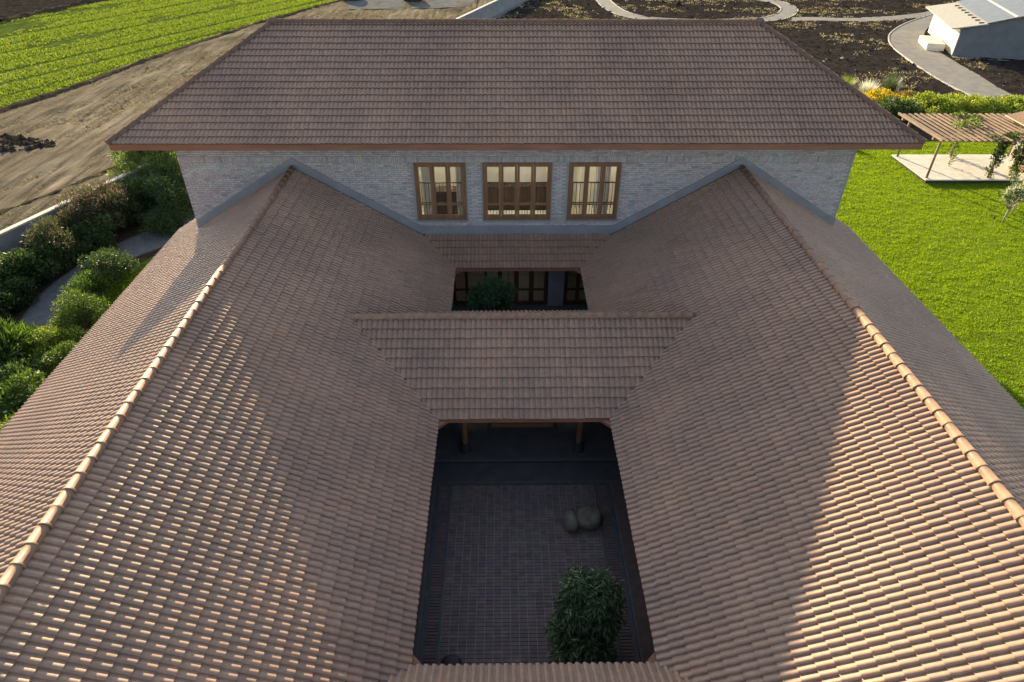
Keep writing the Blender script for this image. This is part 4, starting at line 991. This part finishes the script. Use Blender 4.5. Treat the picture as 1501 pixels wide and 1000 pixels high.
grid(-4, 76, 30, 94, .30, bed_h, 'black_soil_bed', soil_dark, mask=lambda x, y: inpoly(bedpoly)(x, y) & ~(notin[0](x, y) & ~notin[1](x, y)) & ~notin[2](x, y) & ~notin[3](x, y), z=.0)
pr = ribbon('ring_path', ring_out+[ring_out[0]], ring_in+[ring_in[0]], 0, .13, CONC)
ribbon('path_edging', [tuple(cen+(np.array(p)-cen)*1.0) for p in ring_in]+[ring_in[0]], [tuple(cen+(np.array(p)-cen)*.985) for p in ring_in]+[tuple(cen+(np.array(ring_in[0])-cen)*.985)], 0, .17, WHITEKERB, pr)
ribbon('path_edging', [tuple(cen+(np.array(p)-cen)*1.012) for p in ring_out]+[tuple(cen+(np.array(ring_out[0])-cen)*1.012)], ring_out+[ring_out[0]], 0, .16, WHITEKERB, pr)
cp = ribbon('curved_path', RO, RI, 0, .14, CONC)
ribbon('path_edging', offset(RO, .12), offset(RO, -.0), 0, .19, WHITEKERB, cp)
ep = ribbon('cross_path', EU, EL, 0, .12, CONC)
DRY = [(.30, .26, .14), (.24, .22, .12), (.36, .32, .2), (.14, .17, .06)]
Pd = scatter(bedpoly, 12000, 54, 0); msk = ~(notin[0](Pd[:, 0], Pd[:, 1]) & ~notin[1](Pd[:, 0], Pd[:, 1])) & ~notin[2](Pd[:, 0], Pd[:, 1]) & ~notin[3](Pd[:, 0], Pd[:, 1])
Pd = Pd[msk]; Pd[:, 2] = bed_h(Pd[:, 0], Pd[:, 1]); wgt = (vnoise(Pd[:, 0], Pd[:, 1], .35, 55)+.22*(Pd[:, 1] > 66)) > .70
blades(Pd[wgt], 5, .16, .022, DRY, 56, 'dry_weeds', .16, .8)
Pd2 = scatter(bedpoly, 26000, 57, 0); msk = ~(notin[0](Pd2[:, 0], Pd2[:, 1]) & ~notin[1](Pd2[:, 0], Pd2[:, 1])) & ~notin[2](Pd2[:, 0], Pd2[:, 1]) & ~notin[3](Pd2[:, 0], Pd2[:, 1])
Pd2 = Pd2[msk]; Pd2[:, 2] = bed_h(Pd2[:, 0], Pd2[:, 1])-.02
clods('bed_clods', Pd2, .06, soil_dark, 58, .8)
CLAY = rough_mat('pale_stones', (.2, .18, .15), (.36, .33, .28), 6, .9, .2, .01)
clods('bed_stones', Pd2[::22], .075, CLAY, 59, .7)

grid(-100, -45, 62, 116, .4, bed_h, 'ploughed_soil', soil_dark, mask=lambda x, y: (x < -58.9+(y-70)*.281), z=.02)
# --- shed, top right
SD = np.array([.306, .952]); SA = math.atan2(SD[0], SD[1])
sh = thing('garden_shed', 'low outbuilding with grey metal roof and sunlit cream end wall', 'building', (43.0, 53.7, 0), rz=-SA)
LS, WS = 11.5, 15.0
m = MB(); m.box(0, .0, 0, .2, LS, 2.4); m.build('cream_wall', CREAM, sh)
m = MB()
V = [(.0, -.2, 0), (WS, -.2, 0), (WS, -.2, 6.6), (0, -.2, 2.4), (.0, -.004, 0), (WS, -.004, 0), (WS, -.004, 6.6), (0, -.004, 2.4)]
m.add(V, [(0, 1, 2, 3), (7, 6, 5, 4), (0, 3, 7, 4), (1, 5, 6, 2)]); m.build('grey_wall', rough_mat('shed_grey_plaster', (.10, .108, .12), (.135, .142, .155), 1.1, .85, .2, .003), sh)
m = MB()
def sl(x): return 2.42+max(x, 0)*.28
V = [(-.9, -.45, 2.42), (2.0, -.45, sl(2.0)), (2.0, LS+.6, sl(2.0)), (-.9, LS+.6, 2.42)]
m.add(V+[(x, y, z+.1) for x, y, z in V], [(0, 3, 2, 1), (4, 5, 6, 7), (0, 1, 5, 4), (1, 2, 6, 5), (2, 3, 7, 6), (3, 0, 4, 7)]); m.build('eaves_slab', rough_mat('cream_slab', (.27, .26, .235), (.33, .32, .285), 3, .8, .1, .003), sh)
for k in range(6):
    x0_ = 1.85+k*2.2; m = MB()
    V = [(x0_, -.5, sl(x0_)+.16), (x0_+2.17, -.5, sl(x0_+2.17)+.16), (x0_+2.17, LS+.6, sl(x0_+2.17)+.16), (x0_, LS+.6, sl(x0_)+.16)]
    m.add(V+[(x, y, z+.05) for x, y, z in V], [(0, 3, 2, 1), (4, 5, 6, 7), (0, 1, 5, 4), (1, 2, 6, 5), (2, 3, 7, 6), (3, 0, 4, 7)]); m.build('roof_panel', STEEL, sh)
for k in range(1, 6):
    xx = 1.85+k*2.2-.09; m = MB(); V = [(xx, -.52, sl(xx)+.215), (xx+.14, -.52, sl(xx+.14)+.215), (xx+.14, LS+.62, sl(xx+.14)+.215), (xx, LS+.62, sl(xx)+.215)]
    m.add(V+[(a, b, c+.05) for a, b, c in V], [(0, 3, 2, 1), (4, 5, 6, 7), (0, 1, 5, 4), (1, 2, 6, 5), (2, 3, 7, 6), (3, 0, 4, 7)]); m.build('roof_seam', COPING, sh)
for k in range(8):
    m = MB(); y = .2+k*1.4; m.box(1.35, y, sl(1.5)+.08, 1.75, y+.14, sl(1.5)+.24); m.build('bracket', KERB, sh)
m = MB(); m.box(-2.0, 1.6, 0, -.4, 5.6, .75); m.box(-2.0, 1.4, 0, -.9, 1.6, .45); m.build('plinth_ledge', CREAM, sh)
m = MB(); m.box(-.05, -1.0, 0, WS, -.21, .12); m.build('footing', CONC, sh)

# --- pergola
pg = thing('pergola', 'timber pergola of sloping battens over a pale paved terrace', 'pergola', (0, 0, 0))
te = thing('terrace', 'raised pale paved terrace under the pergola', 'terrace', (0, 0, 0))
SZ = .32
m = MB(); m.box(23.9, 22.45, 0, 34.0, 26.3, SZ-.07); m.build('plinth', BLACKSTONE, te)  # near-black colour stands in for the shade under the projecting slabs
px_, py_ = 23.78, 22.33
tv = [(1, 1, 1), (.95, .96, .98), (1.05, 1.03, 1.0), (.9, .9, .9)]
for i in range(11):
    for j in range(5):
        c = random.choice(tv); q = MB(); q.box(px_+i*.93, py_+j*.81, SZ-.068, px_+i*.93+.918, py_+j*.81+.798, SZ+random.uniform(-.002, .002)); q.build('paving_slab', SLAB, te)
PZ = 2.75
tmesh = MB().tube([(0, 0, 0), (0, 0, PZ-SZ-.2)], .065, 10).mesh('post', PERGOLA, True)
for (x, y) in ((23.98, 26.05), (23.98, 22.62), (27.55, 22.62), (27.3, 26.05), (30.9, 22.62), (30.9, 26.05)):
    link('post', tmesh, pg, loc=(x, y, SZ))
for y in (22.62, 26.05):
    m = MB(); m.box(23.45, y-.06, PZ-.2, 32.5, y+.06, PZ-.06); m.build('beam', PERGOLA, pg)
m = MB(); m.box(23.5, 21.85, PZ-.06+.002, 23.58, 26.75, PZ+.07); m.build('edge_beam', PERGOLA, pg)
bm_ = [MB().box(-.065, -2.45, 0, .065, 2.45, .055, c).mesh('batten', PERGOLA) for c in ((1, 1, 1), (.85, .87, .9), (1.2, 1.15, 1.1))]
x = 23.85
while x < 32.0:
    link('batten', random.choice(bm_), pg, loc=(x, 24.3+random.uniform(-.04, .04), PZ-.055), rz=random.uniform(-.008, .008)); x += .36
def vine(label, x, y, seed, h=2.4, r_=.26, n=1500, cols=None):
    t = thing('climbing_vine', label, 'vine', (x, y, SZ), 'vines on the pergola posts'); q = np.random.default_rng(seed)
    C = [(q.normal(0, .08), q.normal(0, .08), z) for z in np.arange(.1, h, .2)]; R_ = [(r_*q.uniform(.6, 1.3)*(.6+.5*c[2]/h),)*3 for c in C]
    C += [(q.uniform(-.9, .9), q.uniform(-.5, .7), h-.1+q.uniform(0, .2)) for _ in range(5)]; R_ += [(.28, .28, .14)]*5
    V, F, tc = leaf_cloud(C, R_, n, .13, .04, cols or G_MID+[G_LIME[3]], seed, zmin=.01); link('foliage', mesh_np('foliage', V, F, LEAF, False, tc), t)
    m = MB(); m.tube([(.08, 0, 0), (-.05, .08, h*.4), (.07, -.03, h*.8), (0, 0, h)], [.02, .018, .014, .008], 6); m.build('stem', BARK, t)
vine('leafy vine climbing the rear middle pergola post', 27.3, 26.05, 201, n=1300, r_=.2)
vine('leafy vine wrapped round the front middle pergola post', 27.6, 22.62, 202, n=1700, cols=G_DARK+[G_MID[1]])
vine('dense vine hanging by the right pergola post and lounge chair', 29.0, 22.6, 203, n=2600, r_=.34, cols=G_MID+[(.2, .13, .04)])
vine('pale creeper spreading over the pergola battens', 26.2, 24.4, 204, h=2.55, r_=.12, n=700, cols=G_LIME+[(.3, .3, .15)])
# hut with a tiled roof at the right picture edge
hut = thing('garden_hut', 'small tile-roofed hut cut off by the right picture edge', 'hut', (31.9, 24.0, 0))
m = MB(); V = [(-2.6, -3.0, 2.85), (-2.6, 1.6, 2.95), (0, 0, 4.4), (3.5, -3.0, 2.85), (3.5, 1.6, 2.95)]
m.add([(x, y, z-.06) for x, y, z in V], [(0, 2, 1), (0, 3, 2), (1, 2, 4), (3, 4, 2)]); m.build('roof', SOFFIT, hut)
st = MB()
for k in range(30):      # rows of small tiles as overlapping courses on the two faces in view
    f0 = k/30; 
    def lerp(a, b, q): return tuple(a[i]+(b[i]-a[i])*q for i in range(3))
    for a_, b_ in (((-2.6, -3.0, 2.85), (3.5, -3.0, 2.85)), ((-2.6, -3.0, 2.85), (-2.6, 1.6, 2.95))):
        top = (0, 0, 4.4); p, q = lerp(a_, top, f0), lerp(b_, top, f0); p2, q2 = lerp(a_, top, f0+.036), lerp(b_, top, f0+.036)
        c = random.choice([tuple(v) for v in PAL]); c = (c[0]*.75, c[1]*.72, c[2]*.7)
        up_ = lambda v, d: (v[0], v[1], v[2]+d)
        st.add([up_(p, .06), up_(q, .06), up_(q2, .02), up_(p2, .02), up_(p, 0), up_(q, 0)], [(0, 1, 2, 3), (4, 5, 1, 0)], c)
st.build('tile_courses', TILE, hut)
m = MB(); m.tube([(-2.62, -3.02, 2.86), (-2.62, 1.6, 2.96)], .05, 6); m.tube([(-2.62, -3.02, 2.86), (3.5, -3.02, 2.86)], .05, 6); m.tube([(-2.6, -3.0, 2.9), (0, 0, 4.45)], .06, 6); m.build('edge_board', rough_mat('hut_edge_wood', (.3, .17, .07), (.42, .25, .11), 6, .6, .1, .003), hut)
m = MB(); m.box(-1.6, -1.6, .32, 3.0, 1.2, 2.8); m.build('wall', PLASTER, hut)
# cane lounge chair at the picture edge
ch = thing('lounge_chair', 'round cane lounge chair on the terrace at the right picture edge', 'chair', (29.65, 23.3, SZ))
m = MB()
for rr, z0, hh in ((.42, .35, .95), (.36, .34, .85), (.30, .33, .75)):
    m.tube([(rr*math.cos(a), rr*.25*math.sin(a)+.1*math.sin(a), z0+hh*.5+hh*.5*math.sin(a)) for a in np.linspace(-.6, PI+.6, 18)], .022, 7)
m.build('backrest', CANE, ch, smooth=True)
m = MB(); m.tube([(0, -.1, .30), (0, -.1, .36)], [.36, .42], 18); m.build('seat', CANE, ch)
for a in (.6, 2.5, 3.9, 5.6):
    m = MB(); m.tube([(.3*math.cos(a), -.1+.3*math.sin(a), .31), (.34*math.cos(a), -.1+.34*math.sin(a), 0)], .02, 6); m.build('leg', CANE, ch)

# hedge and flowers beyond the lawn
HC = [(.16, .24, .025), (.22, .30, .03), (.09, .15, .02), (.30, .34, .06)]
bush('hedge_shrub', 'dark green hedge shrub under the hip of the big roof', 'hedge', (27.7, 34.4, 0), 1.6, 1.5, 1.4, 301, G_DARK+[G_MID[1]], 5200, .14, .03, 26, .42, group='hedge behind the pergola')
bush('hedge_shrub', 'lime green hedge shrub right after the yellow flowers', 'hedge', (30.9, 35.2, 0), 1.9, 1.6, 1.5, 302, HC, 6500, .13, .034, 34, .42, group='hedge behind the pergola')
bush('hedge_shrub', 'lime green hedge shrub at the foot of the curved path', 'hedge', (33.9, 35.0, 0), 1.9, 1.6, 1.45, 303, HC, 6500, .13, .034, 34, .42, group='hedge behind the pergola')
bush('hedge_shrub', 'lime green hedge shrub between the path end and the dark soil', 'hedge', (37.0, 34.8, 0), 2.0, 1.6, 1.4, 304, HC, 6500, .13, .034, 34, .42, group='hedge behind the pergola')
bush('hedge_shrub', 'yellowish hedge shrub at the right picture edge', 'hedge', (40.2, 34.4, 0), 2.0, 1.6, 1.4, 305, HC+[(.22, .24, .06)], 5600, .13, .034, 30, .42, group='hedge behind the pergola')
bush('yellow_flower_shrub', 'shrub full of yellow and orange flowers beside the big roof', 'shrub', (28.3, 37.4, 0), 1.5, 1.5, 1.25, 306, [(.62, .50, .02), (.45, .26, .03), (.12, .17, .03), (.60, .44, .02)], 5600, .11, .034, 26, .40, colw=[.34, .12, .36, .18])
bush('orange_leaf_shrub', 'rust and green shrub between the yellow flowers and the hedge', 'shrub', (30.2, 37.3, 0), 1.1, 1.1, 1.15, 307, [(.26, .16, .03), (.12, .15, .03), (.34, .2, .04), (.07, .11, .02)], 3400, .11, .03, 18, .36)
def grass_clump(label, x, y, h, cols, seed, n=500, name='ornamental_grass', w=.02):
    t = thing(name, label, 'plant', (x, y, 0)); q = np.random.default_rng(seed); V = []; F = []; T_ = []
    for i in range(n):
        a = q.uniform(0, 6.28); r0 = q.uniform(0, .25); sp = q.uniform(.2, .9); hh = h*q.uniform(.6, 1.1); prev = None; c = np.array(cols[q.integers(len(cols))])*q.uniform(.8, 1.2)
        for s_ in range(4):
            f_ = s_/3; rr = r0+sp*f_**1.6*h*.6; z_ = hh*(f_-.28*f_*f_*sp); ww = w*(1-f_)+.002; p = (rr*math.cos(a), rr*math.sin(a), z_); ox, oy = -math.sin(a)*ww, math.cos(a)*ww
            V += [(p[0]-ox, p[1]-oy, p[2]), (p[0]+ox, p[1]+oy, p[2])]; T_ += [c, c]
            if s_: b = len(V)-4; F.append((b, b+1, b+3, b+2))
    link('blades', mesh_np('blades', np.array(V), np.array(F), LEAF, False, np.array(T_)), t); return t
grass_clump('spiky green ornamental grass above the yellow flowers', 30.2, 40.0, 1.9, G_GREY+[G_MID[1]], 311, 520)
grass_clump('white pampas-like plume grass at the roof edge', 27.9, 39.0, 1.7, [(.7, .68, .6), (.6, .58, .48), (.35, .38, .2)], 312, 420, 'plume_grass', .03)
grass_clump('bright green grassy clump half hidden behind the roof hip', 27.2, 41.0, 1.5, HC, 313, 360)
grass_clump('low grassy clump at the far corner of the lawn', 22.0, 28.2, .7, HC+DRY, 314, 300, 'ornamental_grass')
# young frangipani trees on the lawn
def frangipani(label, x, y, seed, h=1.5, lean=(0, 0)):
    t = thing('frangipani_tree', label, 'tree', (x, y, .02), 'young frangipani trees on the lawn'); q = np.random.default_rng(seed); m = MB()
    f0 = (lean[0]*.4, lean[1]*.4, h*.45); m.tube([(0, 0, 0), (lean[0]*.2, lean[1]*.2, h*.25), f0], [.045, .04, .035], 8); tips = []
    for k in range(10):
        a = q.uniform(0, 6.28); e = (f0[0]+lean[0]*.5+math.cos(a)*q.uniform(.3, .7), f0[1]+lean[1]*.5+math.sin(a)*q.uniform(.3, .7), h*q.uniform(.75, 1.1))
        m.tube([f0, ((f0[0]+e[0])/2+.06*math.cos(a), (f0[1]+e[1])/2, (f0[2]+e[2])/2-.04), e], [.028, .022, .016], 6); tips.append(e)
    m.build('trunk', BARK_PALE, t, smooth=True)
    V, F, tc = leaf_cloud(tips, [(.13, .13, .1)]*len(tips), 520, .24, .045, [(.22, .26, .12), (.32, .34, .2), (.12, .17, .06), (.45, .45, .33)], seed, up=.4)
    link('crown', mesh_np('crown', V, F, LEAF, False, tc), t)
frangipani('young pale-leaved frangipani on the lawn below the terrace', 25.2, 17.3, 401, 1.7)
frangipani('leaning frangipani at the right picture edge on the lawn', 25.6, 16.1, 402, 1.5, (.5, .2))
frangipani('frangipani cut by the right picture edge, nearest the terrace corner', 26.3, 18.3, 403, 1.7)
